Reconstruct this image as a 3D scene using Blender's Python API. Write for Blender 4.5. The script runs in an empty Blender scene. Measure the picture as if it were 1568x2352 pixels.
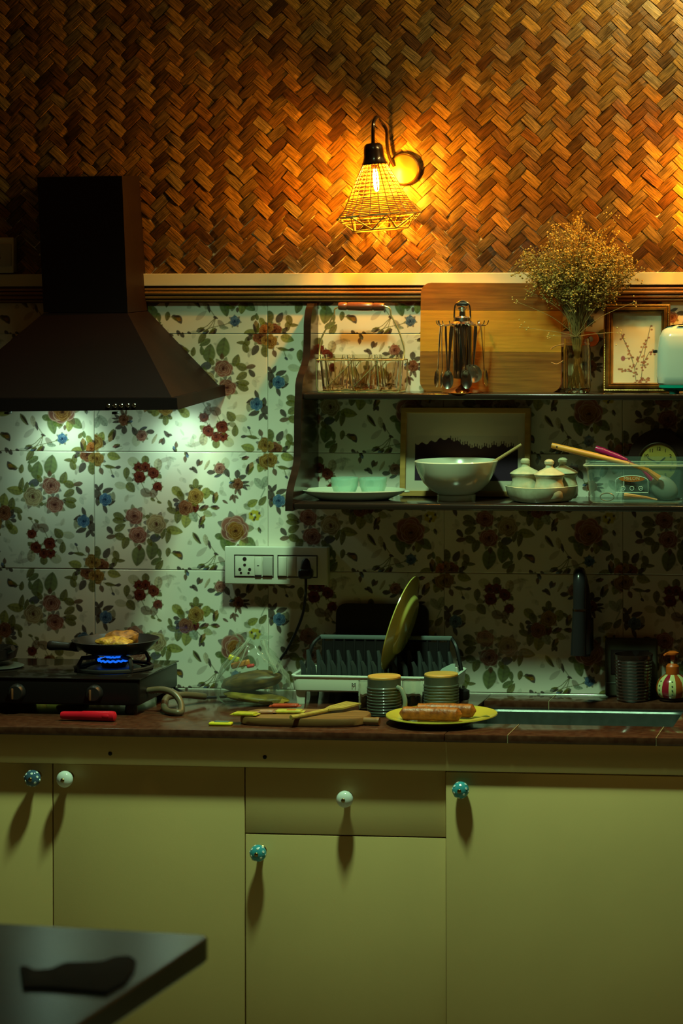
import bpy, bmesh, math, random
import numpy as np
from mathutils import Vector, Matrix

C = bpy.context.scene.collection
SC = bpy.context.scene
R_ = math.radians
rnd = random.Random(7)

# ------------------------------------------------------------------ camera
W, H = 1568, 2352
F_PX, PX, PY = 5940.0, 1584.0, 641.7        # focal length and optical axis (shifted lens) in photo pixels
YAW, ROLL, DIST = math.atan(0.112), 0.0026, 6.46
_F = Vector((-math.sin(YAW), math.cos(YAW), 0))
_R0 = Vector((math.cos(YAW), math.sin(YAW), 0)); _U0 = Vector((0, 0, 1))
_U = _U0 * math.cos(ROLL) + _R0 * math.sin(ROLL)
_R = _R0 * math.cos(ROLL) - _U0 * math.sin(ROLL)
def ray(u, v): return _F + _R * ((u - PX) / F_PX) - _U * ((v - PY) / F_PX)
Z_COUNTER = 0.85
_d = ray(614.5, 1038.5); CX = -DIST / _d.y * _d.x
_d = ray(1060, 1591.5); CZ = Z_COUNTER - DIST / _d.y * _d.z
CAM = Vector((CX, -DIST, CZ))
def at(u, v, Y=0.0):
    d = ray(u, v); t = (Y - CAM.y) / d.y
    return CAM + d * t
def on(u, v, Z):
    d = ray(u, v); t = (Z - CAM.z) / d.z
    return CAM + d * t
def mm(px, Y=0.0, u=900):                   # pixels to metres at depth Y
    return px * ((Y - CAM.y) / ray(u, 1100).y) / F_PX

cam_data = bpy.data.cameras.new('camera'); cam = bpy.data.objects.new('camera', cam_data); C.objects.link(cam)
cam_data.sensor_fit = 'VERTICAL'; cam_data.sensor_height = 36; cam_data.sensor_width = 24
cam_data.lens = F_PX / H * 36
cam_data.shift_x = (W / 2 - PX) / H
cam_data.shift_y = (PY - H / 2) / H
cam_data.clip_end = 60
cam_data.dof.use_dof = True; cam_data.dof.focus_distance = 6.3; cam_data.dof.aperture_fstop = 3.6
M = Matrix.Identity(4)
for i in range(3):
    M[i][0], M[i][1], M[i][2], M[i][3] = _R[i], _U[i], -_F[i], CAM[i]
cam.matrix_world = M
SC.camera = cam

# ------------------------------------------------------------------ world, lights, exposure
SC.view_settings.view_transform = 'Standard'; SC.view_settings.look = 'None'
SC.view_settings.exposure = 0.0; SC.view_settings.gamma = 1.0; SC.view_settings.use_curve_mapping = False
w = bpy.data.worlds.new('world'); SC.world = w; w.use_nodes = True
w.node_tree.nodes['Background'].inputs[0].default_value = (1.0, 0.50, 0.13, 1)
w.node_tree.nodes['Background'].inputs[1].default_value = 0.020

def lamp(name, kind, loc, energy, color, target=None, **kw):
    l = bpy.data.lights.new(name, kind); l.energy = energy; l.color = color
    for k, v in kw.items(): setattr(l, k, v)
    o = bpy.data.objects.new(name, l); C.objects.link(o); o.location = loc
    if target is not None:
        o.rotation_euler = (Vector(target) - Vector(loc)).to_track_quat('-Z', 'Y').to_euler()
    return o
# ceiling lamp in front of the worktop (cool, greenish), and a tube far to the right near the ceiling
LX = at(1010, 1000, 0).x
lamp('ceiling_lamp', 'SPOT', (LX, -1.16, 2.98), 232, (0.54, 1.0, 0.56), target=(LX - 0.05, -1.0, 0), spot_size=R_(102), spot_blend=0.9, shadow_soft_size=0.10)
lamp('wall_tube', 'AREA', (at(1720, 0, 0).x, -0.42, 2.92), 11.5, (1.0, 0.80, 0.26), target=(at(1500, 0).x, 0, 2.45), shape='RECTANGLE', size=0.5, size_y=0.05)

# ------------------------------------------------------------------ materials
def srgb(r, g, b):
    f = lambda c: (c / 255) / 12.92 if c <= 10 else (((c / 255) + 0.055) / 1.055) ** 2.4
    return (f(r), f(g), f(b), 1)
def lin(*c): return (c[0], c[1], c[2], 1)
MATS = {}
def mat(name, col, rough=0.5, metal=0.0, var=0.0, scale=8.0, stretch=None, bump=0.0, bscale=None, col2=None,
        trans=0.0, ior=1.45, emit=None, estr=0.0, coat=0.0, spec=0.5, rvar=0.0, alpha=1.0):
    """Principled material, colour varied by object-space noise (col -> col2), optional noise bump."""
    if name in MATS: return MATS[name]
    m = bpy.data.materials.new(name); m.use_nodes = True; nt = m.node_tree; N = nt.nodes; L = nt.links
    b = N['Principled BSDF']
    b.inputs['Roughness'].default_value = rough; b.inputs['Metallic'].default_value = metal
    b.inputs['IOR'].default_value = ior; b.inputs['Transmission Weight'].default_value = trans
    b.inputs['Coat Weight'].default_value = coat; b.inputs['Specular IOR Level'].default_value = spec
    b.inputs['Alpha'].default_value = alpha
    b.inputs['Base Color'].default_value = col
    if emit: b.inputs['Emission Color'].default_value = emit; b.inputs['Emission Strength'].default_value = estr
    tc = N.new('ShaderNodeTexCoord'); mp = N.new('ShaderNodeMapping'); L.new(tc.outputs['Object'], mp.inputs[0])
    if stretch: mp.inputs['Scale'].default_value = stretch
    nz = N.new('ShaderNodeTexNoise'); nz.inputs['Scale'].default_value = scale; nz.inputs['Detail'].default_value = 5
    L.new(mp.outputs[0], nz.inputs['Vector'])
    if var > 0 or col2:
        mx = N.new('ShaderNodeMix'); mx.data_type = 'RGBA'
        c2 = col2 or tuple(max(0, c * (1 - var)) for c in col[:3]) + (1,)
        mx.inputs[6].default_value = col; mx.inputs[7].default_value = c2
        rp = N.new('ShaderNodeMapRange'); rp.inputs[1].default_value = 0.35; rp.inputs[2].default_value = 0.65
        L.new(nz.outputs[0], rp.inputs[0]); L.new(rp.outputs[0], mx.inputs[0]); L.new(mx.outputs[2], b.inputs['Base Color'])
    if rvar > 0:
        rr = N.new('ShaderNodeMapRange'); rr.inputs[3].default_value = max(0, rough - rvar); rr.inputs[4].default_value = rough + rvar
        L.new(nz.outputs[0], rr.inputs[0]); L.new(rr.outputs[0], b.inputs['Roughness'])
    if bump > 0:
        n2 = nz
        if bscale:
            n2 = N.new('ShaderNodeTexNoise'); n2.inputs['Scale'].default_value = bscale; n2.inputs['Detail'].default_value = 3
            L.new(mp.outputs[0], n2.inputs['Vector'])
        bp = N.new('ShaderNodeBump'); bp.inputs['Strength'].default_value = bump; bp.inputs['Distance'].default_value = 0.002
        L.new(n2.outputs[0], bp.inputs['Height']); L.new(bp.outputs[0], b.inputs['Normal'])
    MATS[name] = m
    return m
def wood(name, c1, c2, axis='x', rough=0.45, scale=14, coat=0.0):
    s = {'x': (0.35, 5, 5), 'y': (5, 0.35, 5), 'z': (5, 5, 0.35)}[axis]
    return mat(name, c1, rough, col2=c2, scale=scale, stretch=s, bump=0.25, coat=coat)
def glassy(name, tint, alpha_mix, rough=0.08, gloss=0.5):
    """thin clear sheet: mostly transparent with a glossy film"""
    if name in MATS: return MATS[name]
    m = bpy.data.materials.new(name); m.use_nodes = True; nt = m.node_tree; N = nt.nodes; L = nt.links
    b = N['Principled BSDF']; b.inputs['Base Color'].default_value = tint; b.inputs['Roughness'].default_value = rough
    b.inputs['Specular IOR Level'].default_value = gloss
    tr = N.new('ShaderNodeBsdfTransparent'); tr.inputs[0].default_value = (0.9, 0.95, 0.92, 1)
    lw = N.new('ShaderNodeLayerWeight'); lw.inputs[0].default_value = 0.35
    mr = N.new('ShaderNodeMapRange'); mr.inputs[3].default_value = alpha_mix; mr.inputs[4].default_value = min(1, alpha_mix + 0.5)
    L.new(lw.outputs['Facing'], mr.inputs[0])
    mx = N.new('ShaderNodeMixShader'); L.new(mr.outputs[0], mx.inputs[0]); L.new(tr.outputs[0], mx.inputs[1]); L.new(b.outputs[0], mx.inputs[2])
    L.new(mx.outputs[0], N['Material Output'].inputs[0])
    MATS[name] = m
    return m
def print_mat(name, rough=0.3, coat=0.0, bump=0.0):
    m = bpy.data.materials.new(name); m.use_nodes = True; nt = m.node_tree; N = nt.nodes; L = nt.links
    b = N['Principled BSDF']; b.inputs['Roughness'].default_value = rough; b.inputs['Coat Weight'].default_value = coat
    a = N.new('ShaderNodeVertexColor'); a.layer_name = 'Print'; L.new(a.outputs[0], b.inputs['Base Color'])
    return m

# ------------------------------------------------------------------ mesh building
class MB:
    def __init__(s): s.v = []; s.f = []; s.uv = None
    def add(s, vs, fs, M=None):
        n = len(s.v)
        for p in vs:
            p = Vector(p)
            s.v.append(tuple(M @ p if M is not None else p))
        for q in fs: s.f.append(tuple(i + n for i in q))
        return s
    def box(s, c, d, bev=0.0, seg=2, M=None):
        """box centred at c with dimensions d, bevelled"""
        if bev <= 0:
            x, y, z = d[0] / 2, d[1] / 2, d[2] / 2
            vs = [(c[0] + a * x, c[1] + b * y, c[2] + e * z) for a in (-1, 1) for b in (-1, 1) for e in (-1, 1)]
            return s.add(vs, [(0, 1, 3, 2), (4, 6, 7, 5), (0, 4, 5, 1), (2, 3, 7, 6), (0, 2, 6, 4), (1, 5, 7, 3)], M)
        bm = bmesh.new(); bmesh.ops.create_cube(bm, size=1)
        bmesh.ops.scale(bm, vec=d, verts=bm.verts)
        bmesh.ops.bevel(bm, geom=bm.edges[:], offset=min(bev, min(d) * 0.49), segments=seg, profile=0.5, affect='EDGES')
        bmesh.ops.translate(bm, vec=c, verts=bm.verts)
        bm.verts.index_update()
        s.add([v.co.copy() for v in bm.verts], [[v.index for v in f.verts] for f in bm.faces], M); bm.free()
        return s
    def lathe(s, prof, n=32, M=None, c=(0, 0, 0), fn=None, sx=1, sy=1):
        """profile [(r, z)] revolved about z; fn(a, r, z)->r modulates"""
        vs = []; fs = []
        for (r, z) in prof:
            for k in range(n):
                a = 2 * math.pi * k / n; q = fn(a, r, z) if fn else r
                vs.append((c[0] + q * math.cos(a) * sx, c[1] + q * math.sin(a) * sy, c[2] + z))
        for i in range(len(prof) - 1):
            for k in range(n):
                k2 = (k + 1) % n
                fs.append((i * n + k, i * n + k2, (i + 1) * n + k2, (i + 1) * n + k))
        if prof[0][0] > 1e-6: fs.append(tuple(reversed(range(n))))
        if prof[-1][0] > 1e-6: fs.append(tuple((len(prof) - 1) * n + k for k in range(n)))
        return s.add(vs, fs, M)
    def tube(s, pts, r, n=8, closed=False, M=None, caps=True):
        P = [Vector(p) for p in pts]; m = len(P); rs = r if isinstance(r, (list, tuple)) else [r] * m
        vs = []; fs = []; up = None
        for i in range(m):
            a = P[(i - 1) % m] if (i > 0 or closed) else P[i]; b = P[(i + 1) % m] if (i < m - 1 or closed) else P[i]
            t = (b - a).normalized() if (b - a).length > 1e-9 else Vector((0, 0, 1))
            if up is None:
                up = Vector((0, 0, 1)) if abs(t.z) < 0.9 else Vector((1, 0, 0))
            x = up - t * up.dot(t)
            if x.length < 1e-5: x = Vector((1, 0.3, 0)) - t * t.dot(Vector((1, 0.3, 0)))
            x.normalize(); y = t.cross(x); up = x
            for k in range(n):
                an = 2 * math.pi * k / n
                vs.append(P[i] + (x * math.cos(an) + y * math.sin(an)) * rs[i])
        for i in range(m if closed else m - 1):
            j = (i + 1) % m
            for k in range(n):
                k2 = (k + 1) % n; fs.append((i * n + k, i * n + k2, j * n + k2, j * n + k))
        if not closed and caps:
            fs.append(tuple(reversed(range(n)))); fs.append(tuple((m - 1) * n + k for k in range(n)))
        return s.add(vs, fs, M)
    def prism(s, poly, a, b, plane='xz', M=None):
        """polygon (2D) extruded between a and b along the remaining axis"""
        n = len(poly)
        def P(q, t):
            return {'xz': (q[0], t, q[1]), 'xy': (q[0], q[1], t), 'yz': (t, q[0], q[1])}[plane]
        vs = [P(q, a) for q in poly] + [P(q, b) for q in poly]
        fs = [tuple(range(n)), tuple(reversed(range(n, 2 * n)))] + [(i, i + n, (i + 1) % n + n, (i + 1) % n) for i in range(n)]
        return s.add(vs, fs, M)
    def ball(s, c, r, n=16, m=10, M=None):
        rx, ry, rz = r if isinstance(r, (list, tuple)) else (r, r, r)
        prof = [(math.sin(math.pi * i / m), -math.cos(math.pi * i / m)) for i in range(m + 1)]
        prof[0] = (0.001, -1); prof[-1] = (0.001, 1)
        mm_ = Matrix.Translation(c) @ Matrix.Diagonal((rx, ry, rz, 1))
        return s.lathe(prof, n, mm_ if M is None else M @ mm_)
    def build(s, name, material, parent=None, loc=(0, 0, 0), rot=(0, 0, 0), smooth=35):
        me = bpy.data.meshes.new(name); me.from_pydata(s.v, [], s.f)
        bm = bmesh.new(); bm.from_mesh(me); bmesh.ops.recalc_face_normals(bm, faces=bm.faces); bm.to_mesh(me); bm.free()
        me.materials.append(material)
        if smooth:
            me.polygons.foreach_set('use_smooth', [True] * len(me.polygons)); me.set_sharp_from_angle(angle=R_(smooth))
        o = bpy.data.objects.new(name, me); C.objects.link(o); o.location = loc; o.rotation_euler = rot
        if parent: o.parent = parent
        return o
def tag(o, label=None, cat=None, group=None, kind=None):
    if label: o['label'] = label
    if cat: o['category'] = cat
    if group: o['group'] = group
    if kind: o['kind'] = kind
    return o
def thing(name, label, cat, loc=(0, 0, 0), rot=(0, 0, 0), group=None, kind=None):
    o = bpy.data.objects.new(name, None); C.objects.link(o); o.location = loc; o.rotation_euler = rot
    o.empty_display_size = 0.05
    return tag(o, label, cat, group, kind)
def dup(root, loc=None, rot=None, label=None, parent=None):
    r = root.copy(); C.objects.link(r)
    if loc is not None: r.location = loc
    if rot is not None: r.rotation_euler = rot
    if parent is not None: r.parent = parent
    if label: r['label'] = label
    for ch in list(root.children):
        c = ch.copy(); C.objects.link(c); c.parent = r
        for g in ch.children:
            d = g.copy(); C.objects.link(d); d.parent = c
    return r
def ell(a0, a1, n): return [a0 + (a1 - a0) * i / (n - 1) for i in range(n)]
def arc(cx, cy, r, a0, a1, n): return [(cx + r * math.cos(R_(a)), cy + r * math.sin(R_(a))) for a in ell(a0, a1, n)]
def rrect(x0, y0, x1, y1, r, n=5):
    return arc(x1 - r, y1 - r, r, 0, 90, n) + arc(x0 + r, y1 - r, r, 90, 180, n) + arc(x0 + r, y0 + r, r, 180, 270, n) + arc(x1 - r, y0 + r, r, 270, 360, n)
def bez(p, n=12):
    """Catmull-Rom through the points"""
    P = [Vector(q) for q in p]; out = []
    for i in range(len(P) - 1):
        a, b, c, d = P[max(i - 1, 0)], P[i], P[i + 1], P[min(i + 2, len(P) - 1)]
        for k in range(n):
            t = k / n
            out.append(0.5 * ((2 * b) + (c - a) * t + (2 * a - 5 * b + 4 * c - d) * t * t + (3 * b - a - 3 * c + d) * t ** 3))
    out.append(P[-1]); return out

# ---- painting of flat prints into a vertex colour grid (numpy)
class Print:
    def __init__(s, w, h, step, base):
        s.nx = int(w / step) + 1; s.ny = int(h / step) + 1; s.w, s.h, s.step = w, h, step
        s.x = np.linspace(0, w, s.nx); s.y = np.linspace(0, h, s.ny)      # y runs downwards
        s.c = np.zeros((s.ny, s.nx, 3)); s.c[:] = base[:3]
        s.rs = np.random.RandomState(3)
    def win(s, x, y, r):
        i0, i1 = np.searchsorted(s.x, [x - r, x + r]); j0, j1 = np.searchsorted(s.y, [y - r, y + r])
        if i1 <= i0 or j1 <= j0: return None
        X, Y = np.meshgrid(s.x[i0:i1] - x, s.y[j0:j1] - y)
        return slice(j0, j1), slice(i0, i1), X, Y
    def put(s, sl, a, col):
        A = np.clip(a, 0, 1)[..., None]; t = s.c[sl[0], sl[1]]
        s.c[sl[0], sl[1]] = t * (1 - A) + np.asarray(col) * A
    @staticmethod
    def ss(a, b, x):
        t = np.clip((x - a) / (b - a), 0, 1); return t * t * (3 - 2 * t)
    def leaf(s, x, y, L, Wd, ang, col, alpha=0.9):
        q = s.win(x, y, L * 0.75)
        if q is None: return
        ca, sa = math.cos(R_(ang)), math.sin(R_(ang)); a = (q[2] * ca + q[3] * sa) / (L / 2); b = (-q[2] * sa + q[3] * ca)
        t = np.clip((a + 1) / 2, 0, 1); hw = Wd / 2 * np.power(np.clip(4 * t * (1 - t), 0, 1), 0.7) * (1.25 - 0.5 * t) + 1e-9
        e = 1 - s.ss(0.8, 1.05, np.abs(b) / hw); e = e * (np.abs(a) < 1)
        c = np.array(col[:3]); k = 0.85 + 0.3 * s.ss(-0.5, 0.5, b / hw) - 0.35 * np.exp(-(b / (Wd * 0.07)) ** 2) - 0.25 * s.ss(0.6, 1.0, np.abs(b) / hw) * (1 - t)
        k = k + 0.12 * np.sin(a * 14 + np.abs(b) / Wd * 10)
        s.put(q[:2], e * alpha, c[None, None, :] * k[..., None])
    def rose(s, x, y, r, c_lt, c_dk, c_hi, ph=0.0, alpha=1.0, turns=2.6, sq=1.0):
        """rose seen from the front: overlapping petals laid from the outside inwards, light at their lips"""
        q = s.win(x, y, r * 1.3)
        if q is None: return
        X, Y = q[2] / r, q[3] / sq / r; lt, dk, hh = (np.array(v[:3])[None, None, :] for v in (c_lt, c_dk, c_hi))
        rho = np.sqrt(X * X + Y * Y); th = np.arctan2(Y, X); rr = np.random.RandomState(int(ph * 997) + int(x * 1e4) % 331)
        for n, off, pr_ in ((6, .48, .54), (5, .34, .46), (4, .22, .38), (3, .12, .27), (2, .06, .17)):
            a0 = rr.rand() * 6.28
            for i in range(n):
                a = a0 + 2 * math.pi * i / n + rr.uniform(-.25, .25); cx, cy = off * math.cos(a), off * math.sin(a); p_ = pr_ * rr.uniform(.88, 1.12)
                d = np.sqrt((X - cx) ** 2 + (Y - cy) ** 2) / p_
                e = 1 - s.ss(.92, 1.04, d)
                out = (X * math.cos(a) + Y * math.sin(a) - off) / p_          # -1 near the heart .. 1 at the lip
                sh = s.ss(-.75, .75, out) * (.75 + .25 * rr.rand()); lip = s.ss(.80, .90, d) * (1 - s.ss(.93, 1.0, d)) * s.ss(-.1, .6, out)
                body = dk * (1 - sh[..., None]) + lt * sh[..., None]
                lift = (1.0 + .22 * (-math.sin(a)))                           # petals turned up are paler
                body = body * lift; k_ = (lip * (.30 + .5 * rr.rand()))[..., None]
                s.put(q[:2], e * alpha, body * (1 - k_) + hh * k_)
        core = np.exp(-(rho / .20) ** 2)
        s.put(q[:2], core * .8 * alpha, np.array(c_dk[:3]))
    def blob(s, x, y, rx, ry, col, alpha=1.0, soft=0.2, ang=0):
        q = s.win(x, y, max(rx, ry) * 1.4)
        if q is None: return
        ca, sa = math.cos(R_(ang)), math.sin(R_(ang)); a = q[2] * ca + q[3] * sa; b = -q[2] * sa + q[3] * ca
        d = np.sqrt((a / rx) ** 2 + (b / ry) ** 2)
        s.put(q[:2], (1 - s.ss(1 - soft, 1 + soft * 0.5, d)) * alpha, col[:3])
    def line(s, pts, wd, col, alpha=0.85):
        for (x0, y0), (x1, y1) in zip(pts[:-1], pts[1:]):
            L = math.hypot(x1 - x0, y1 - y0); q = s.win((x0 + x1) / 2, (y0 + y1) / 2, L / 2 + wd * 2)
            if q is None or L < 1e-6: continue
            cx, cy = (x0 + x1) / 2, (y0 + y1) / 2; dx, dy = (x1 - x0) / L, (y1 - y0) / L
            t = q[2] * dx + q[3] * dy; b = np.abs(-q[2] * dy + q[3] * dx)
            e = (1 - s.ss(wd * 0.4, wd * 0.9, b)) * (np.abs(t) <= L / 2 + wd * 0.3)
            s.put(q[:2], e * alpha, col[:3])
    def rect(s, x0, y0, x1, y1, col, alpha=1.0):
        j = (s.y >= y0) & (s.y <= y1); i = (s.x >= x0) & (s.x <= x1); m = np.outer(j, i) * alpha
        s.c[:] = s.c * (1 - m[..., None]) + np.asarray(col[:3]) * m[..., None]
    def poly(s, fn, col, alpha=1.0):
        X, Y = np.meshgrid(s.x, s.y); m = fn(X, Y).astype(float) * alpha
        s.c[:] = s.c * (1 - m[..., None]) + np.asarray(col[:3]) * m[..., None]
    def mesh(s, name, material, rim=0.0):
        """vertical sheet facing -y, origin at its bottom left corner; rim > 0 turns the outer ring back as a bevelled edge"""
        X, Y = np.meshgrid(s.x, s.y); n = s.nx * s.ny
        co = np.zeros((n, 3)); co[:, 0] = X.ravel(); co[:, 2] = s.h - Y.ravel()
        if rim > 0:
            edge = np.zeros((s.ny, s.nx), bool); edge[0] = edge[-1] = True; edge[:, 0] = edge[:, -1] = True
            co[edge.ravel(), 1] = rim
        idx = np.arange(n).reshape(s.ny, s.nx)
        q = np.stack([idx[1:, :-1], idx[1:, 1:], idx[:-1, 1:], idx[:-1, :-1]], -1).reshape(-1, 4)
        me = bpy.data.meshes.new(name); me.vertices.add(n); me.vertices.foreach_set('co', co.ravel())
        me.loops.add(q.size); me.loops.foreach_set('vertex_index', q.ravel().astype(np.int32))
        me.polygons.add(len(q)); me.polygons.foreach_set('loop_start', np.arange(0, q.size, 4).astype(np.int32))
        me.update(calc_edges=True)
        a = me.color_attributes.new('Print', 'FLOAT_COLOR', 'POINT')
        col = np.ones((n, 4)); col[:, :3] = np.clip(s.c.reshape(-1, 3), 0, 1); a.data.foreach_set('color', col.ravel())
        me.materials.append(material); me.validate()
        return me

# ================================================================== THE SETTING
def struct(name, mb, m, smooth=0):
    return tag(mb.build(name, m, smooth=smooth), kind='structure')
XL, XR = -2.6, 3.4
plaster = mat('plaster', lin(0.30, 0.22, 0.14), 0.9, var=0.2, scale=3)
struct('floor', MB().box((0.4, -3.9, -0.05), (6.0, 8.0, 0.1)), mat('floor_stone', lin(0.30, 0.25, 0.18), 0.45, var=0.35, scale=5))
struct('ceiling', MB().box((0.4, -3.9, 3.15), (6.0, 8.0, 0.1)), plaster)
wall = struct('wall_back', MB().box(((XL + XR) / 2, 0.0525, 1.55), (XR - XL, 0.1, 3.1)), mat('mortar', lin(0.22, 0.18, 0.12), 0.95, var=0.3, scale=30))

# ---- flowered wall tiles (print painted per vertex, one design, some tiles turned half round)
p1, p2, p0 = at(614.5, 1038.5), at(1017.6, 1040), at(215.5, 1037.4)
TW = ((p2.x - p1.x) + (p1.x - p0.x)) / 2
zA, zB, zC = at(614.5, 767).z, at(614.5, 1038.8).z, at(340, 1308.5).z
TH = (zA - zC) / 2
GAP = 0.0007
S = TW / 400.0                                             # one photo pixel on the wall
pr = Print(TW - GAP, TH - GAP, 0.00125, lin(0.74, 0.70, 0.58))
rs = np.random.RandomState(5)
for _ in range(26):                                         # faint watercolour clouds
    pr.blob(rs.rand() * TW, rs.rand() * TH, (20 + 40 * rs.rand()) * S, (14 + 25 * rs.rand()) * S,
            [(0.62, 0.64, 0.50), (0.72, 0.60, 0.46), (0.60, 0.62, 0.56)][rs.randint(3)], 0.16, 0.9, rs.rand() * 180)
LEAFC = {'o': (0.20, 0.19, 0.03), 'y': (0.38, 0.36, 0.05), 'g': (0.17, 0.22, 0.05), 'd': (0.075, 0.045, 0.035), 'b': (0.20, 0.10, 0.05),
         'p': (0.50, 0.42, 0.26), 'n': (0.06, 0.07, 0.10), 's': (0.32, 0.36, 0.26)}
LEAFC = {k_: tuple(v_ * (0.62 if k_ not in 'ps' else 0.85) for v_ in c_) for k_, c_ in LEAFC.items()}
def LF(x, y, L, Wd, a, c, al=0.92): pr.leaf(x * S, y * S, L * 1.22 * S, Wd * 1.28 * S, a, LEAFC[c], al)
def RS(x, y, r, k, ph=0.0, sq=1.0):
    cs = {'red': ((0.20, 0.030, 0.018), (0.05, 0.006, 0.006), (0.42, 0.12, 0.06)), 'pink': ((0.46, 0.17, 0.12), (0.10, 0.02, 0.02), (0.74, 0.50, 0.38)),
          'gold': ((0.44, 0.22, 0.05), (0.09, 0.025, 0.008), (0.68, 0.48, 0.16)), 'brown': ((0.30, 0.095, 0.04), (0.07, 0.015, 0.010), (0.54, 0.28, 0.16)),
          'blue': ((0.10, 0.22, 0.42), (0.015, 0.03, 0.09), (0.42, 0.58, 0.70)), 'cream': ((0.60, 0.44, 0.22), (0.12, 0.03, 0.02), (0.80, 0.70, 0.44)),
          'or': ((0.56, 0.16, 0.035), (0.16, 0.02, 0.008), (0.80, 0.44, 0.16))}[k]
    for q_ in range(7):                                     # a collar of dark leaves behind each rose
        an = q_ * 0.9 + ph * 5 + x
        LF(x + r * .95 * math.cos(an), y + r * .9 * math.sin(an), r * .85, r * .5, math.degrees(an), 'ddobog'[(q_ + int(x)) % 6], .75)
    pr.rose(x * S, y * S, r * 1.12 * S, *[tuple(v_ * g_ for v_ in c_) for c_, g_ in zip(cs, (.55, .5, .72))], ph=ph, sq=sq)
def BUD(x, y, L, a, k):
    cs = {'gold': (0.42, 0.20, 0.03), 'brown': (0.20, 0.05, 0.02), 'blue': (0.07, 0.17, 0.36), 'red': (0.26, 0.04, 0.025), 'grey': (0.16, 0.17, 0.14)}[k]
    ca, sa = math.cos(R_(a)), math.sin(R_(a))
    pr.leaf(x * S, y * S, L * S, L * 0.62 * S, a, tuple(v_ * .7 for v_ in cs))
    LF(x - L * .25 * ca - L * .16 * sa, y - L * .25 * sa + L * .16 * ca, L * .8, L * .24, a + 12, 'o'); LF(x - L * .25 * ca + L * .16 * sa, y - L * .25 * sa - L * .16 * ca, L * .8, L * .24, a - 12, 'd')
def ST(*p, c='o', w_=1.3): pr.line([(a * S, b * S) for a, b in p], w_ * S, LEAFC[c])
# pale leaf sprays in the ground, then stems, leaves and flowers
for _ in range(46):
    x_, y_ = rs.rand() * 400, rs.rand() * 270
    for q in range(3): LF(x_ + rs.randn() * 7, y_ + rs.randn() * 7, 9 + 10 * rs.rand(), 4 + 5 * rs.rand(), rs.rand() * 360, 'psobog'[rs.randint(6)], .12 + .22 * rs.rand())
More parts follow.
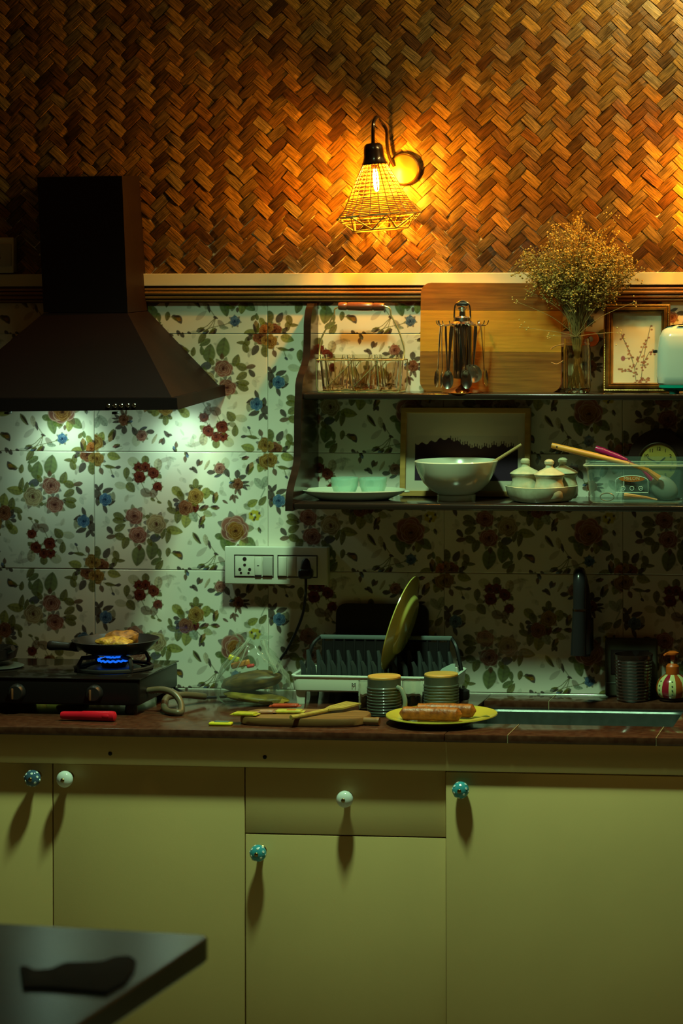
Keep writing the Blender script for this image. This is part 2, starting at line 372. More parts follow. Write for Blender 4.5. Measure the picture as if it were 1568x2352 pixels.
# stems first, then leaves, then flowers
ST((20, 30), (36, 34), (54, 35)); ST((36, 34), (43, 55)); ST((104, 60), (120, 92), (137, 93), (150, 113)); ST((146, 78), (136, 60))
ST((306, 46), (316, 64)); ST((244, 256), (262, 246), (281, 228)); ST((255, 262), (270, 246), (281, 228)); ST((272, 262), (281, 228), (265, 205))
ST((185, 176), (158, 172)); ST((325, 236), (300, 244), (272, 250), (240, 262)); ST((374, 246), (384, 262), (380, 270)); ST((170, 225), (193, 229))
ST((336, 12), (350, 12)); ST((255, 123), (268, 123), (281, 124)); ST((230, 130), (246, 148)); ST((388, 60), (393, 82), (384, 100), c='s', w_=2)
for a in [(45, 10, 26, 16, 15, 'y'), (16, 44, 14, 9, 70, 'b'), (36, 34, 22, 7, 10, 'o'), (54, 35, 12, 6, 170, 'd'), (43, 55, 8, 5, 40, 'n'),
          (92, 23, 26, 18, 20, 'y', .5), (118, 20, 20, 15, 90, 'o'), (74, 48, 22, 13, 95, 'o'), (81, 62, 16, 10, 20, 'o', .7), (84, 80, 22, 17, 50, 'o'),
          (62, 76, 26, 14, 10, 'y', .45), (147, 30, 26, 16, 95, 'p', .9), (164, 17, 26, 8, -20, 'b', .35), (120, 92, 24, 17, 20, 'b', .75), (137, 93, 22, 15, 110, 'b', .75),
          (135, 107, 10, 6, 30, 'o'), (150, 113, 10, 5, 20, 'o'), (151, 55, 10, 9, 40, 'o'), (7, 97, 22, 16, 60, 'd'), (15, 79, 16, 8, -60, 'd'), (5, 80, 14, 7, 60, 'd'),
          (31, 87, 22, 10, -20, 'd'), (43, 103, 22, 9, 90, 'o', .7), (40, 115, 16, 6, -30, 'd'), (8, 112, 18, 11, 100, 'd'), (25, 130, 16, 8, 70, 'd'),
          (192, 89, 26, 17, 40, 'y'), (200, 99, 22, 14, 60, 'o'), (189, 108, 13, 8, 10, 'd'), (191, 117, 13, 8, -20, 'n'), (182, 132, 26, 12, 20, 'o'), (175, 118, 18, 8, 70, 'o'),
          (210, 16, 12, 7, 90, 'b'), (240, 24, 14, 8, 100, 'd'), (232, 40, 16, 8, 50, 'd'), (246, 24, 12, 6, -50, 'b'), (225, 38, 10, 5, 10, 'd'), (260, 29, 22, 6, 120, 'p'),
          (270, 45, 16, 9, 0, 'd'), (286, 52, 16, 6, -20, 'n'), (306, 46, 18, 11, 60, 'd'), (303, 26, 24, 16, 90, 'y', .35), (330, 49, 16, 11, 95, 'd'), (342, 55, 16, 9, -20, 'd'),
          (348, 67, 16, 6, -10, 'd'), (346, 78, 16, 6, 40, 'd'), (334, 87, 18, 7, 70, 'b'), (317, 76, 12, 8, 20, 'b'), (352, 74, 12, 4, 10, 'd'), (326, 88, 12, 5, 100, 'b'),
          (384, 32, 22, 16, 110, 'y'), (378, 20, 12, 7, 60, 'd'), (322, 104, 18, 7, 75, 'b'), (316, 102, 12, 6, 120, 'b'), (328, 100, 10, 5, 40, 'b'), (302, 111, 12, 5, 30, 'b'),
          (234, 71, 20, 12, 95, 'o'), (226, 78, 14, 8, 30, 'o'), (243, 78, 14, 8, -20, 'o'), (258, 92, 22, 18, 100, 'y'), (194, 128, 18, 12, 100, 'd'),
          (380, 70, 26, 14, 50, 's', .8), (394, 66, 24, 16, 120, 's', .8), (365, 113, 22, 14, -30, 'y'), (388, 108, 22, 12, -50, 'o'), (352, 122, 16, 10, 40, 'g', .6),
          (57, 145, 24, 14, 20, 'o'), (57, 155, 26, 12, 5, 'o'), (59, 170, 24, 14, -30, 'o'), (36, 177, 18, 10, 50, 'd'), (39, 191, 20, 9, -10, 'b'), (60, 191, 22, 15, 20, 'o'),
          (71, 205, 24, 15, 110, 'o'), (185, 176, 32, 17, 10, 'y'), (158, 184, 20, 10, 100, 'o'), (170, 190, 26, 11, 100, 'o'), (141, 193, 22, 15, -10, 'n'),
          (101, 234, 38, 26, 100, 'g'), (133, 222, 34, 24, 100, 'g'), (150, 227, 18, 9, 80, 'g'), (170, 225, 18, 10, 100, 'o'), (143, 245, 24, 12, -30, 'g'), (150, 255, 24, 12, -55, 'o'),
          (28, 228, 22, 13, -60, 'd'), (50, 234, 20, 13, 70, 'o'), (46, 248, 18, 11, 90, 'o'), (40, 256, 14, 9, -50, 'd'), (40, 266, 18, 8, 10, 'd'), (4, 228, 26, 18, 90, 'o'), (60, 245, 18, 7, 0, 'o'),
          (104, 214, 12, 9, 90, 'b'), (128, 203, 16, 10, 60, 'o'), (124, 146, 10, 8, 40, 'o'),
          (193, 146, 24, 15, 100, 'o'), (212, 153, 28, 20, 100, 'y'), (229, 144, 24, 17, 60, 's'), (262, 138, 18, 13, 20, 'y', .7), (244, 165, 11, 7, 110, 'd'), (250, 165, 11, 7, 70, 'd'),
          (291, 189, 22, 13, 10, 'g'), (302, 206, 34, 18, 75, 'g'), (314, 202, 20, 12, 20, 'g'), (342, 206, 24, 15, 100, 'y'), (359, 202, 26, 18, 40, 'g'), (331, 211, 10, 6, 90, 'b'),
          (236, 193, 26, 9, 55, 'o'), (238, 194, 24, 4, 52, 'd'), (265, 207, 18, 6, 75, 'd'), (257, 197, 22, 10, 80, 'p', .8), (248, 223, 26, 10, -40, 'b', .35), (281, 228, 10, 5, 20, 'd'),
          (197, 232, 18, 12, 60, 'd'), (295, 244, 22, 10, 50, 'b', .6), (300, 250, 18, 8, 10, 's'), (362, 262, 28, 14, -10, 'y'), (395, 250, 22, 14, 80, 'b'), (388, 238, 18, 11, 60, 'y'),
          (368, 228, 14, 8, -50, 'o'), (376, 226, 14, 7, -100, 'g'), (196, 262, 12, 7, 40, 'd'), (205, 266, 10, 5, 80, 'b'), (220, 262, 8, 5, 20, 'd'), (273, 92, 14, 7, 40, 'o')]:
    LF(*a)
RS(6, 16, 15, 'gold', .3); RS(102, 34, 10, 'red', .1); RS(118, 34, 10, 'red', .5); RS(136, 47, 12, 'red', .8); RS(104, 56, 13, 'red', .2); RS(146, 78, 10, 'red', .6)
RS(25, 107, 13, 'blue', .4); RS(289, 36, 11.5, 'pink', .2); RS(331, 71, 11.5, 'brown', .7); RS(398, 20, 16, 'gold', .1); RS(231, 124, 10, 'red', .4)
RS(234, 99, 17, 'gold', .55); RS(211, 125, 15.5, 'brown', .25); RS(92, 144, 19, 'pink', .1, .9); RS(143, 162, 21, 'cream', .6, .95); RS(101, 187, 19, 'pink', .45, .9)
RS(17, 257, 15, 'brown', .35); RS(325, 172, 30, 'pink', .15, .95); pr.rose(326 * S, 176 * S, 20 * S, (0.22, 0.08, 0.018), (0.035, 0.008, 0.005), (0.46, .28, .09), ph=.7)
RS(325, 236, 11, 'blue', .2); RS(393, 258, 13, 'or', .5); RS(3, 250, 10, 'gold', .1)
for k in range(7):                                          # yellow pansies
    a = k * 0.9; pr.blob((369 + 9 * math.cos(a)) * S, (141 + 8 * math.sin(a)) * S, 6 * S, 5 * S, (0.50, 0.40, 0.03), .95, .25, k * 40)
for q in [(362, 138), (371, 145), (380, 136), (368, 150)]: pr.blob(q[0] * S, q[1] * S, 2.6 * S, 3.2 * S, (0.03, 0.02, 0.04), .9)
BUD(280, 99, 22, -75, 'gold'); BUD(255, 124, 20, -25, 'brown'); BUD(281, 124, 17, 5, 'brown'); BUD(250, 150, 20, -60, 'gold'); BUD(360, 33, 26, -65, 'gold'); BUD(350, 12, 15, -15, 'red')
BUD(316, 67, 12, 160, 'blue'); BUD(214, 7, 14, 60, 'blue'); BUD(193, 230, 20, 25, 'gold'); BUD(244, 256, 17, 160, 'grey'); BUD(256, 262, 15, 150, 'blue'); BUD(272, 264, 22, 130, 'red')
BUD(374, 246, 24, -95, 'gold'); BUD(381, 175, 12, 70, 'grey')
tile_mat = print_mat('flowered_tile_print', 0.22, 0.3)
tile_me = pr.mesh('tile', tile_mat, rim=0.0016)
turned = {(1, 1), (0, 2), (0, 3), (4, 0)}
ZTOP = at(784, 694).z
for r in range(0, 5):
    for c in range(-1, 7):
        x0 = p1.x + (c - 2) * TW + GAP / 2; z0 = zA - r * TH + GAP / 2
        if r == 0: me = tile_me
        o = bpy.data.objects.new('tile', tile_me); C.objects.link(o); o.parent = wall
        if (c, r) in turned:
            o.rotation_euler = (0, math.pi, 0); o.location = (x0 + TW - GAP, 0, z0 + TH - GAP)
        else: o.location = (x0, 0, z0)

# ---- woven bamboo wall: over-two-under-two strips laid on the diagonal
def bamboo_mat(name, src, gain):
    m = bpy.data.materials.new(name); m.use_nodes = True; nt = m.node_tree; N = nt.nodes; L = nt.links; b = N['Principled BSDF']
    uv = N.new('ShaderNodeUVMap'); uv.uv_map = 'strip'
    if src == 'object': rn = N.new('ShaderNodeObjectInfo'); ro = rn.outputs['Random']
    else: rn = N.new('ShaderNodeNewGeometry'); ro = rn.outputs['Random Per Island']
    mul = N.new('ShaderNodeVectorMath'); mul.operation = 'MULTIPLY'; mul.inputs[1].default_value = (1.3, 11, 1); L.new(uv.outputs[0], mul.inputs[0])
    cx = N.new('ShaderNodeMath'); cx.operation = 'MULTIPLY'; cx.inputs[1].default_value = 173.0; L.new(ro, cx.inputs[0])
    ad = N.new('ShaderNodeVectorMath'); ad.operation = 'ADD'; L.new(mul.outputs[0], ad.inputs[0]); L.new(cx.outputs[0], ad.inputs[1])
    nz = N.new('ShaderNodeTexNoise'); nz.inputs['Scale'].default_value = 1.0; nz.inputs['Detail'].default_value = 5; nz.inputs['Roughness'].default_value = 0.65; L.new(ad.outputs[0], nz.inputs['Vector'])
    rp = N.new('ShaderNodeValToRGB'); L.new(ro, rp.inputs[0]); rp.color_ramp.interpolation = 'LINEAR'
    cols = [(0.0, (0.13, 0.050, 0.012)), (0.2, (0.34, 0.165, 0.030)), (0.4, (0.22, 0.085, 0.018)), (0.55, (0.25, 0.175, 0.075)), (0.7, (0.42, 0.220, 0.040)), (0.85, (0.09, 0.038, 0.014)), (1.0, (0.36, 0.185, 0.034))]
    e = rp.color_ramp.elements
    while len(e) < len(cols): e.new(0.5)
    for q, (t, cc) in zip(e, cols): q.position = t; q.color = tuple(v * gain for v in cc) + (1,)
    mr = N.new('ShaderNodeMapRange'); mr.inputs[1].default_value = 0.38; mr.inputs[2].default_value = 0.62; mr.inputs[3].default_value = 0.22; mr.inputs[4].default_value = 1.2; L.new(nz.outputs[0], mr.inputs[0])
    mx = N.new('ShaderNodeMix'); mx.data_type = 'RGBA'; mx.blend_type = 'MULTIPLY'; mx.inputs[0].default_value = 1.0
    L.new(rp.outputs[0], mx.inputs[6]); L.new(mr.outputs[0], mx.inputs[7]); L.new(mx.outputs[2], b.inputs['Base Color'])
    b.inputs['Roughness'].default_value = 0.38
    bp = N.new('ShaderNodeBump'); bp.inputs['Strength'].default_value = 0.5; bp.inputs['Distance'].default_value = 0.0015; L.new(nz.outputs[0], bp.inputs['Height']); L.new(bp.outputs[0], b.inputs['Normal'])
    return m
BP = 0.0262; AL = R_(42.5)
e1 = Vector((math.cos(AL), -math.sin(AL))); e2 = Vector((math.cos(AL), math.sin(AL)))
def strip_geo(var):
    """one visible float, length along local x, facing -y; slightly bowed over the strips it crosses"""
    g = random.Random(var); Ln = 2 * BP * 1.0; Wd = BP * g.uniform(0.93, 1.0); h = g.uniform(0.0022, 0.0038); sk = g.uniform(-.0012, .0012)
    vs, uv, fs = [], [], []
    xs = [-0.5, -0.485, -0.25, 0.25, 0.485, 0.5]; e0, e3 = g.choice([(0.15, 1.0), (1.0, 0.15), (0.55, 0.8), (0.25, 0.75)]); hs = [-1, e0, 0.85, 0.95, e3, -1]
    for x, k in zip(xs, hs):
        hh = h * k if k > 0 else -0.0012
        for (t, dz) in ((-0.5, -0.0020), (-0.478, 0), (0, 0.0003), (0.478, 0), (0.5, -0.0020)):
            vs.append((x * Ln, -(hh + (dz if k > 0 else 0)) - (sk * t), t * Wd)); uv.append((x + 0.5, t + 0.5))
    for i in range(5):
        for j in range(4): fs.append((i * 5 + j, (i + 1) * 5 + j, (i + 1) * 5 + j + 1, i * 5 + j + 1))
    return vs, fs, uv
NV = 6; GEO = [strip_geo(40 + i) for i in range(NV)]
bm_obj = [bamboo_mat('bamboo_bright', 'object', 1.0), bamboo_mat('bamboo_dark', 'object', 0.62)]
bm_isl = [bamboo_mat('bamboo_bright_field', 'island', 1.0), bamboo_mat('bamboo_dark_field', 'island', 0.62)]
def strip_mesh(i, d):
    vs, fs, uv = GEO[i]; me = bpy.data.meshes.new('bamboo_strip'); me.from_pydata(vs, [], fs)
    l = me.uv_layers.new(name='strip')
    for lp in me.loops: l.data[lp.index].uv = uv[lp.vertex_index]
    me.materials.append(bm_obj[d]); return me
SM = [[strip_mesh(i, d) for i in range(NV)] for d in (0, 1)]
ZB0, ZB1 = at(784, 640).z, 2.86
org = at(868, 470)
floats = []
XB0, XB1 = -1.0, 1.45
for i in range(-140, 141):
    for j in range(-140, 141):
        c0 = e2 * (i * BP) + e1 * (j * BP)
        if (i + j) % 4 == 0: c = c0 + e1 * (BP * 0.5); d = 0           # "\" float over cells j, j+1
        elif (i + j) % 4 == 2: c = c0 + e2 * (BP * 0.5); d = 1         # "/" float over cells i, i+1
        else: continue
        x, z = org.x + c.x, org.z + c.y
        if XB0 < x < XB1 and ZB0 - 0.015 < z < ZB1: floats.append((x, z, d))
inframe = lambda q: at(10, 0).x < q[0] < at(1558, 0).x and at(784, 620).z < q[1] < at(784, 12).z
floats.sort(key=lambda q: (0 if inframe(q) else 1, math.hypot(q[0] - org.x - 0.12, (q[1] - org.z) * 1.2)))
fv, ff, fuv, fm = [], [], [], []
for n, (x, z, d) in enumerate(floats):
    k = rnd.randrange(NV); a = (AL if d == 0 else -AL) + rnd.uniform(-0.05, 0.05); dy = rnd.uniform(-0.0008, 0.0008)
    tilt = rnd.uniform(-0.05, 0.05)
    if n < 298:
        o = bpy.data.objects.new('bamboo_strip', SM[d][k]); C.objects.link(o); o.parent = wall
        o.location = (x, dy, z); o.rotation_euler = (tilt * 0.6, a, 0)
    else:
        ca, sa = math.cos(a), math.sin(a); vs, fs, uv = GEO[k]; b0 = len(fv)
        for p in vs: fv.append((x + p[0] * ca + p[2] * sa, dy + p[1] + tilt * p[2] * .6, z - p[0] * sa + p[2] * ca))
        ff += [tuple(i + b0 for i in q) for q in fs]; fuv += uv; fm += [d] * len(fs)
me = bpy.data.meshes.new('bamboo_weave'); me.from_pydata(fv, [], ff); l = me.uv_layers.new(name='strip')
vi = np.zeros(len(me.loops), np.int32); me.loops.foreach_get('vertex_index', vi); l.data.foreach_set('uv', np.array(fuv)[vi].ravel())
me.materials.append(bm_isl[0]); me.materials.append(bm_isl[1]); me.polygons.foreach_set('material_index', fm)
o = bpy.data.objects.new('bamboo_weave', me); C.objects.link(o); o.parent = wall; o['kind'] = 'stuff'

# ---- white dado strip and grooved wooden moulding between bamboo and tiles
za, zb = at(784, 627.5).z, at(784, 656).z
struct('trim_1', MB().box(((XB0 + XB1) / 2, -0.008, (za + zb) / 2), (XB1 - XB0, 0.022, za - zb), 0.0015), mat('white_strip', lin(0.74, 0.70, 0.52), 0.4))
zt, z2 = at(784, 660).z, at(784, 695).z
hgt = zt - z2
prof = [(0.004, zt + .004), (-0.004, zt + .004), (-0.004, zt), (-0.013, zt - .001)]
for k, (t0, t1, dp) in enumerate([(0.02, .22, .0165), (.25, .47, .0180), (.52, .74, .0150), (.79, .93, .0120)]):
    prof += [(-dp + .003, zt - hgt * t0), (-dp, zt - hgt * (t0 + .03)), (-dp - .001, zt - hgt * (t0 + t1) / 2), (-dp, zt - hgt * (t1 - .03)), (-dp + .003, zt - hgt * t1), (-dp + .0065, zt - hgt * (t1 + .008))]
prof += [(-0.003, zt - hgt * .97), (-0.004, z2), (0.004, z2)]
struct('trim_2', MB().prism(prof, XB0, XB1, 'yz'), mat('moulding_wood', lin(0.38, 0.19, 0.05), 0.35, col2=lin(0.20, 0.09, 0.02), scale=20, stretch=(0.15, 6, 9)), smooth=30)

# ================================================================== WORKTOP AND CABINETS
YF = on(1060, 1687, Z_COUNTER).y
granite = mat('brown_granite', lin(0.052, 0.015, 0.008), 0.15, col2=lin(0.085, 0.030, 0.016), scale=60, rvar=0.06)
SLT = 0.019
sk = dict(yb=on(1250, 1611.5, Z_COUNTER).y, yf=on(1300, 1665, Z_COUNTER).y, xl=on(1093, 1624, Z_COUNTER).x, xr=on(1557, 1650, Z_COUNTER).x)
wt = thing('worktop', 'long dark brown polished stone worktop with sink cutout', 'worktop', (0, YF / 2, Z_COUNTER - SLT))
def slab(x0, x1, y0, y1):
    return MB().box(((x0 + x1) / 2, (y0 + y1) / 2 - YF / 2, SLT / 2), (x1 - x0 - .0008, y1 - y0 - .0008, SLT), 0.0025).build('slab', granite, wt)
xj1, xj2 = on(1178, 1676, Z_COUNTER).x, on(1517, 1679, Z_COUNTER).x
YB = 0.0
WX0, WX1 = -1.05, 1.55
slab(WX0, sk['xl'], YF, YB)
slab(sk['xl'], xj1, YF, sk['yf']); slab(xj1, xj2, YF, sk['yf']); slab(xj2, WX1, YF, sk['yf'])
xk = on(1259, 1612, Z_COUNTER).x
slab(sk['xl'], xk, sk['yb'], YB); slab(xk, WX1, sk['yb'], YB); slab(sk['xr'], WX1, sk['yf'], sk['yb'])
grout = mat('joint_filler', lin(0.34, 0.26, 0.14), 0.6)
for x in (xj1, xj2): MB().box((x, (YF + sk['yf']) / 2 - YF / 2, SLT / 2 - .0001), (0.0012, sk['yf'] - YF - .004, SLT + .0004)).build('joint', grout, wt)
MB().box((xk, (sk['yb']) / 2 - YF / 2, SLT / 2 - .0001), (0.0016, -sk['yb'] - .004, SLT + .0004)).build('joint', grout, wt)
# steel sink under the cutout
steel = mat('brushed_steel', lin(0.17, 0.19, 0.175), 0.5, metal=1.0, rvar=0.08, scale=40)
def basin(x0, x1, y0, y1, zt_, dep, t=0.0012, r=0.03):
    m = MB(); out = []; n = 6
    loops = []
    for ins, zz in ((-0.02, 0), (0.0, 0), (0.003, -0.004), (0.006, -dep + .03), (0.014, -dep + .008), (0.035, -dep)):
        loops.append([(p[0], p[1], zt_ + zz) for p in rrect(x0 + ins, y0 + ins, x1 - ins, y1 - ins, max(r - ins * .3, .01), n)])
    k = len(loops[0]); vs = [p for lp in loops for p in lp]; fs = []
    for i in range(len(loops) - 1):
        for j in range(k): fs.append((i * k + j, i * k + (j + 1) % k, (i + 1) * k + (j + 1) % k, (i + 1) * k + j))
    fs.append(tuple((len(loops) - 1) * k + j for j in range(k)))
    return m.add(vs, fs)
si = thing('kitchen_sink', 'rectangular stainless steel sink set below the stone worktop', 'sink', ((sk['xl'] + sk['xr']) / 2, (sk['yb'] + sk['yf']) / 2, Z_COUNTER - 0.19))
hx, hy = (sk['xr'] - sk['xl']) / 2, (sk['yb'] - sk['yf']) / 2
b_ = basin(-hx + .012, hx - .008, -hy + .004, hy - .012, 0.19 - SLT - .0005, 0.16).build('basin', steel, si)
MB().lathe([(0.03, 0.0), (0.032, 0.003), (0.02, 0.002), (0.001, 0.001)], 24, c=(0, 0, 0.0115)).build('drain', mat('dark_steel', lin(.2, .2, .2), .3, 1.0), si)

paint = mat('cream_laminate', lin(0.68, 0.47, 0.19), 0.42, var=0.06, scale=4, bump=0.04, bscale=400)
carc = mat('carcass_dark', lin(0.07, 0.04, 0.02), 0.8)
ZUND = Z_COUNTER - SLT
Yfa = YF + 0.0175; Yd = YF + 0.041
ZFB = at(1160, 1774, Yfa).z
fb = thing('fascia_board', 'cream painted fascia board running under the stone worktop', 'fascia', ((WX0 + WX1) / 2, Yfa, ZFB))
MB().box((0, 0.009, (ZUND - ZFB) / 2), (WX1 - WX0, 0.018, ZUND - ZFB - .0005), 0.0015).build('board', paint, fb)
for u, v in ((253, 1731), (608, 1739)):
    p = at(u, v, Yfa)
    MB().lathe([(0.0048, -0.0006), (0.0048, 0.0008), (0.003, 0.0016), (0.0005, 0.0018)], 14, Matrix.Translation((p.x - fb.location.x, 0, p.z - ZFB)) @ Matrix.Rotation(R_(90), 4, 'X')).build('screw', mat('screw_dark', lin(.03, .02, .015), .5, .6), fb)
ZDT, ZDB = ZFB - 0.0025, 0.10
x121, x562, x1025 = (at(u, 1900, Yd).x for u in (121.5, 562.5, 1025))
zdr = at(790, 1919, Yd).z
porc = {'blue': mat('blue_spotted_porcelain', lin(0.05, 0.30, 0.36), 0.12), 'white': mat('white_porcelain', lin(0.70, 0.70, 0.66), 0.12),
        'dim': mat('navy_porcelain', lin(0.05, 0.10, 0.16), 0.12)}
brass = mat('aged_brass', lin(0.35, 0.22, 0.08), 0.3, metal=1.0)
dotm = mat('white_glaze_dot', lin(0.72, 0.74, 0.70), 0.12)
def knob(parent, u, v, kind, label):
    """ceramic knob on a stalk, its rose and screw as sub-parts of the knob"""
    p = at(u, v, Yd - 0.032); o0 = parent.location
    Mx = Matrix.Translation((p.x - o0.x, Yd - o0.y, p.z - o0.z)) @ Matrix.Rotation(R_(90), 4, 'X')     # local z -> -y (outwards)
    r = 0.0198
    prof = [(0.008, 0.0), (0.0075, 0.012), (0.010, 0.016)] + [(r * math.sin(a), 0.0305 - 0.0150 * math.cos(a)) for a in ell(0.75, math.pi - 0.22, 10)]
    k = MB().lathe(prof, 28, Mx).build('knob', porc[kind], parent); k['label'] = label
    MB().lathe([(0.0040, 0.0445), (0.0050, 0.0462), (0.0038, 0.0478), (0.0005, 0.0485)], 14, Mx).build('knob_screw', brass, k)
    MB().lathe([(0.013, 0.0), (0.012, 0.002), (0.0085, 0.004)], 20, Mx).build('knob_plate', brass, k)
    if kind != 'white':
        for i, (a, t) in enumerate([(20, .95), (80, .75), (140, 1.0), (200, .8), (260, 1.0), (320, .75), (50, 1.35), (110, 1.4), (170, 1.35), (230, 1.4), (290, 1.35), (350, 1.4)]):
            d = Vector((math.sin(t) * math.cos(R_(a)), math.sin(t) * math.sin(R_(a)), math.cos(t)))
            c = Vector((d.x * r, d.y * r, 0.0305 + d.z * 0.0150)); q = d.to_track_quat('Z', 'Y').to_matrix().to_4x4()
            MB().lathe([(0.0032, -0.0004), (0.0029, 0.0003), (0.0004, 0.0005)], 10, Mx @ Matrix.Translation(c) @ q).build('glaze_dot', dotm, k)
    return k
def cabinet(label, x0, x1, fronts):
    cb = thing('base_cabinet', label, 'cabinet', ((x0 + x1) / 2, Yd, 0.0))
    cx = cb.location.x
    w_, d_, h_ = x1 - x0 - .001, 0.50, ZUND - .1 - .002
    bd = MB(); yc = 0.018 + d_ / 2; zc = .1 + h_ / 2
    for sx in (-1, 1): bd.box((sx * (w_ / 2 - .009), yc, zc), (.018, d_, h_))
    bd.box((0, yc, .11), (w_, d_, .018)).box((0, .018 + d_ - .006, zc), (w_, .012, h_))
    bd.build('body', carc, cb, smooth=0)
    MB().box((0, 0.06, 0.05), (x1 - x0 - .002, 0.02, 0.0995)).build('plinth', carc, cb)
    for (nm, a, b, z0, z1, kn, dy) in fronts:
        d = MB().box(((a + b) / 2 - cx, 0.008 + dy, (z0 + z1) / 2), (b - a - .003, 0.018, z1 - z0 - .003), 0.0012).build(nm, paint, cb)
        if kn:
            k = knob(cb, *kn); k.parent = d
    return cb
cabinet('cream base cabinet with two doors below the gas stove', WX0, x562,
        [('door', WX0, x121, ZDB, ZDT, (74, 1788, 'dim', 'dark blue spotted round knob'), 0), ('door', x121, x562, ZDB, ZDT, (148, 1790, 'white', 'white round knob'), 0)])
cabinet('cream base cabinet with one drawer above one door', x562, x1025,
        [('drawer', x562, x1025, zdr, ZDT, (791, 1836, 'white', 'white porcelain knob with brass screw'), 0), ('door', x562, x1025, ZDB, zdr, (592, 1960, 'blue', 'light blue knob with white dots'), 0)])
cabinet('cream base cabinet with a wide door below the sink', x1025, WX1,
        [('door', x1025, WX1, ZDB, ZDT, (1057, 1815, 'blue', 'light blue knob with white dots'), -0.012)])

# ================================================================== COOKER HOOD
hood_m = mat('hood_black_enamel', lin(0.010, 0.0045, 0.005), 0.5, var=0.2, scale=3, rvar=0.06, spec=0.18)
YC, YH = -0.14, -0.40
base = at(100, 945, -0.2)
hd = thing('cooker_hood', 'black pyramid cooker hood with a tall square chimney', 'cooker hood', (base.x, 0, base.z))
def V(u, v, Y): return at(u, v, Y) - Vector((base.x, 0, base.z))
def loft(mb, A, B):
    n = len(A); mb.add(list(A) + list(B), [(i, (i + 1) % n, (i + 1) % n + n, i + n) for i in range(n)])
def solid(*loops):
    m = MB()
    n = len(loops[0]); vs = [p for l_ in loops for p in l_]; fs = [tuple(range(n)), tuple((len(loops) - 1) * n + i for i in range(n))]
    for k in range(len(loops) - 1):
        fs += [(k * n + i, k * n + (i + 1) % n, (k + 1) * n + (i + 1) % n, (k + 1) * n + i) for i in range(n)]
    return m.add(vs, fs)
WY = -0.0005
cht = [V(85, 407, YC), V(280, 404, YC), V(320, 404, WY), V(128, 407, WY)]
chb = [V(100, 718, YC), V(293, 718, YC), V(340, 713, WY), V(150, 713, WY)]
solid(cht, chb).build('chimney', hood_m, hd, smooth=0)
bt = [p + Vector((0, 0, -.0015)) for p in chb]
rt = [V(-136, 914, YH), V(394, 913, YH), V(502, 885, WY), V(-8, 889, WY)]
solid(bt, rt).build('canopy', hood_m, hd, smooth=0)
r1 = [V(-149, 916, YH - .008), V(406, 914, YH - .008), V(516, 884, WY), V(-20, 888, WY)]
r2 = [V(-150, 947, YH - .008), V(408, 941, YH - .008), V(518, 909, WY), V(-22, 915, WY)]
solid(r1, r2).build('rim', hood_m, hd, smooth=0)
btn = mat('hood_button', lin(.5, .5, .45), .2, metal=1.0)
for u, v in ((249, 932), (264.5, 932), (279, 931.5), (294, 931), (308.5, 931)):
    p = V(u, v, YH - .009)
    MB().lathe([(0.0052, 0), (0.0050, 0.003), (0.0038, 0.004), (0.0004, 0.003)], 14, Matrix.Translation(p) @ Matrix.Rotation(R_(90), 4, 'X')).build('button', btn, hd)
for u in (15, 262):
    p = V(u, 947, YH); MB().box(p + Vector((0, .01, -.002)), (0.012, 0.02, 0.006), .001).build('filter_latch', mat('latch', lin(.02, .02, .02), .4), hd)
ledm = mat('led_lens', lin(.9, 1, .95), .3, emit=(0.62, 1.0, 0.74, 1), estr=38.0)
for u in (118, 392):
    p = at(u, 925, -0.12); zb_ = base.z + min(r2[0].z, r2[1].z)
    MB().lathe([(0.024, -0.0), (0.024, 0.004), (0.001, 0.0045)], 20, Matrix.Translation((p.x - base.x, -0.13, r2[2].z * .4 + r2[1].z * .6 - 0.001)) @ Matrix.Rotation(math.pi, 4, 'X')).build('lamp_lens', ledm, hd)
    lamp('hood_lamp', 'SPOT', (p.x, -0.13, base.z + r2[1].z - 0.012), 1.9, (0.60, 1.0, 0.72), target=(p.x, 0.02, 1.40), spot_size=R_(98), spot_blend=1.0, shadow_soft_size=0.02)

# ================================================================== WALL SHELF
shelf_m = mat('dark_lacquered_wood', lin(0.014, 0.008, 0.006), 0.18, col2=lin(0.022, 0.012, 0.009), scale=10, stretch=(0.4, 4, 4), coat=0.15)
Xin = at(731, 900, 0).x
def depth_for(u, v):
    """depth Y at which the inner face of the bracket projects to column u"""
    lo, hi = -0.6, 0.0
    for _ in range(50):
        m_ = (lo + hi) / 2
        if at(u, v, m_).x < Xin: hi = m_
        else: lo = m_
    return (lo + hi) / 2
prof = [(721.6, 697), (717, 712), (715, 726), (713.5, 745), (713.5, 782), (712.4, 807), (710, 828), (706, 843), (701, 855), (696.5, 869), (694.3, 884), (693.8, 905), (692.5, 930), (691.5, 960), (691.5, 1010), (691, 1045), (690, 1060), (687.5, 1073), (683.5, 1090), (679, 1105), (675.5, 1120), (672.5, 1138), (671.5, 1156), (671.5, 1174)]
pts = []
for u, v in prof:
    Y = depth_for(u, v); Y = max(-0.30, min(-0.002, Y)); pts.append((Y, at(u, v, Y).z))
ZU = at(1060, 904.5, depth_for(694, 905)).z; YU = depth_for(694, 905) + .004
ZL = at(1060, 1159, depth_for(671.5, 1156)).z; YL = depth_for(671.5, 1156) + .006
BT = 0.0150
XS1 = 1.45
sh = thing('wall_shelf', 'dark lacquered two-tier wall shelf with a curved side panel', 'shelf', (Xin, 0, ZL - BT))
def bracket(x0, x1):
    return MB().prism([(-0.0005, pts[0][1] - sh.location.z)] + [(y, z - sh.location.z) for y, z in pts] + [(-0.0005, pts[-1][1] - sh.location.z)], x0, x1, 'yz').build('side_panel', shelf_m, sh, smooth=40)
bracket(-0.0185, 0); bracket(XS1 - Xin, XS1 - Xin + .0185)
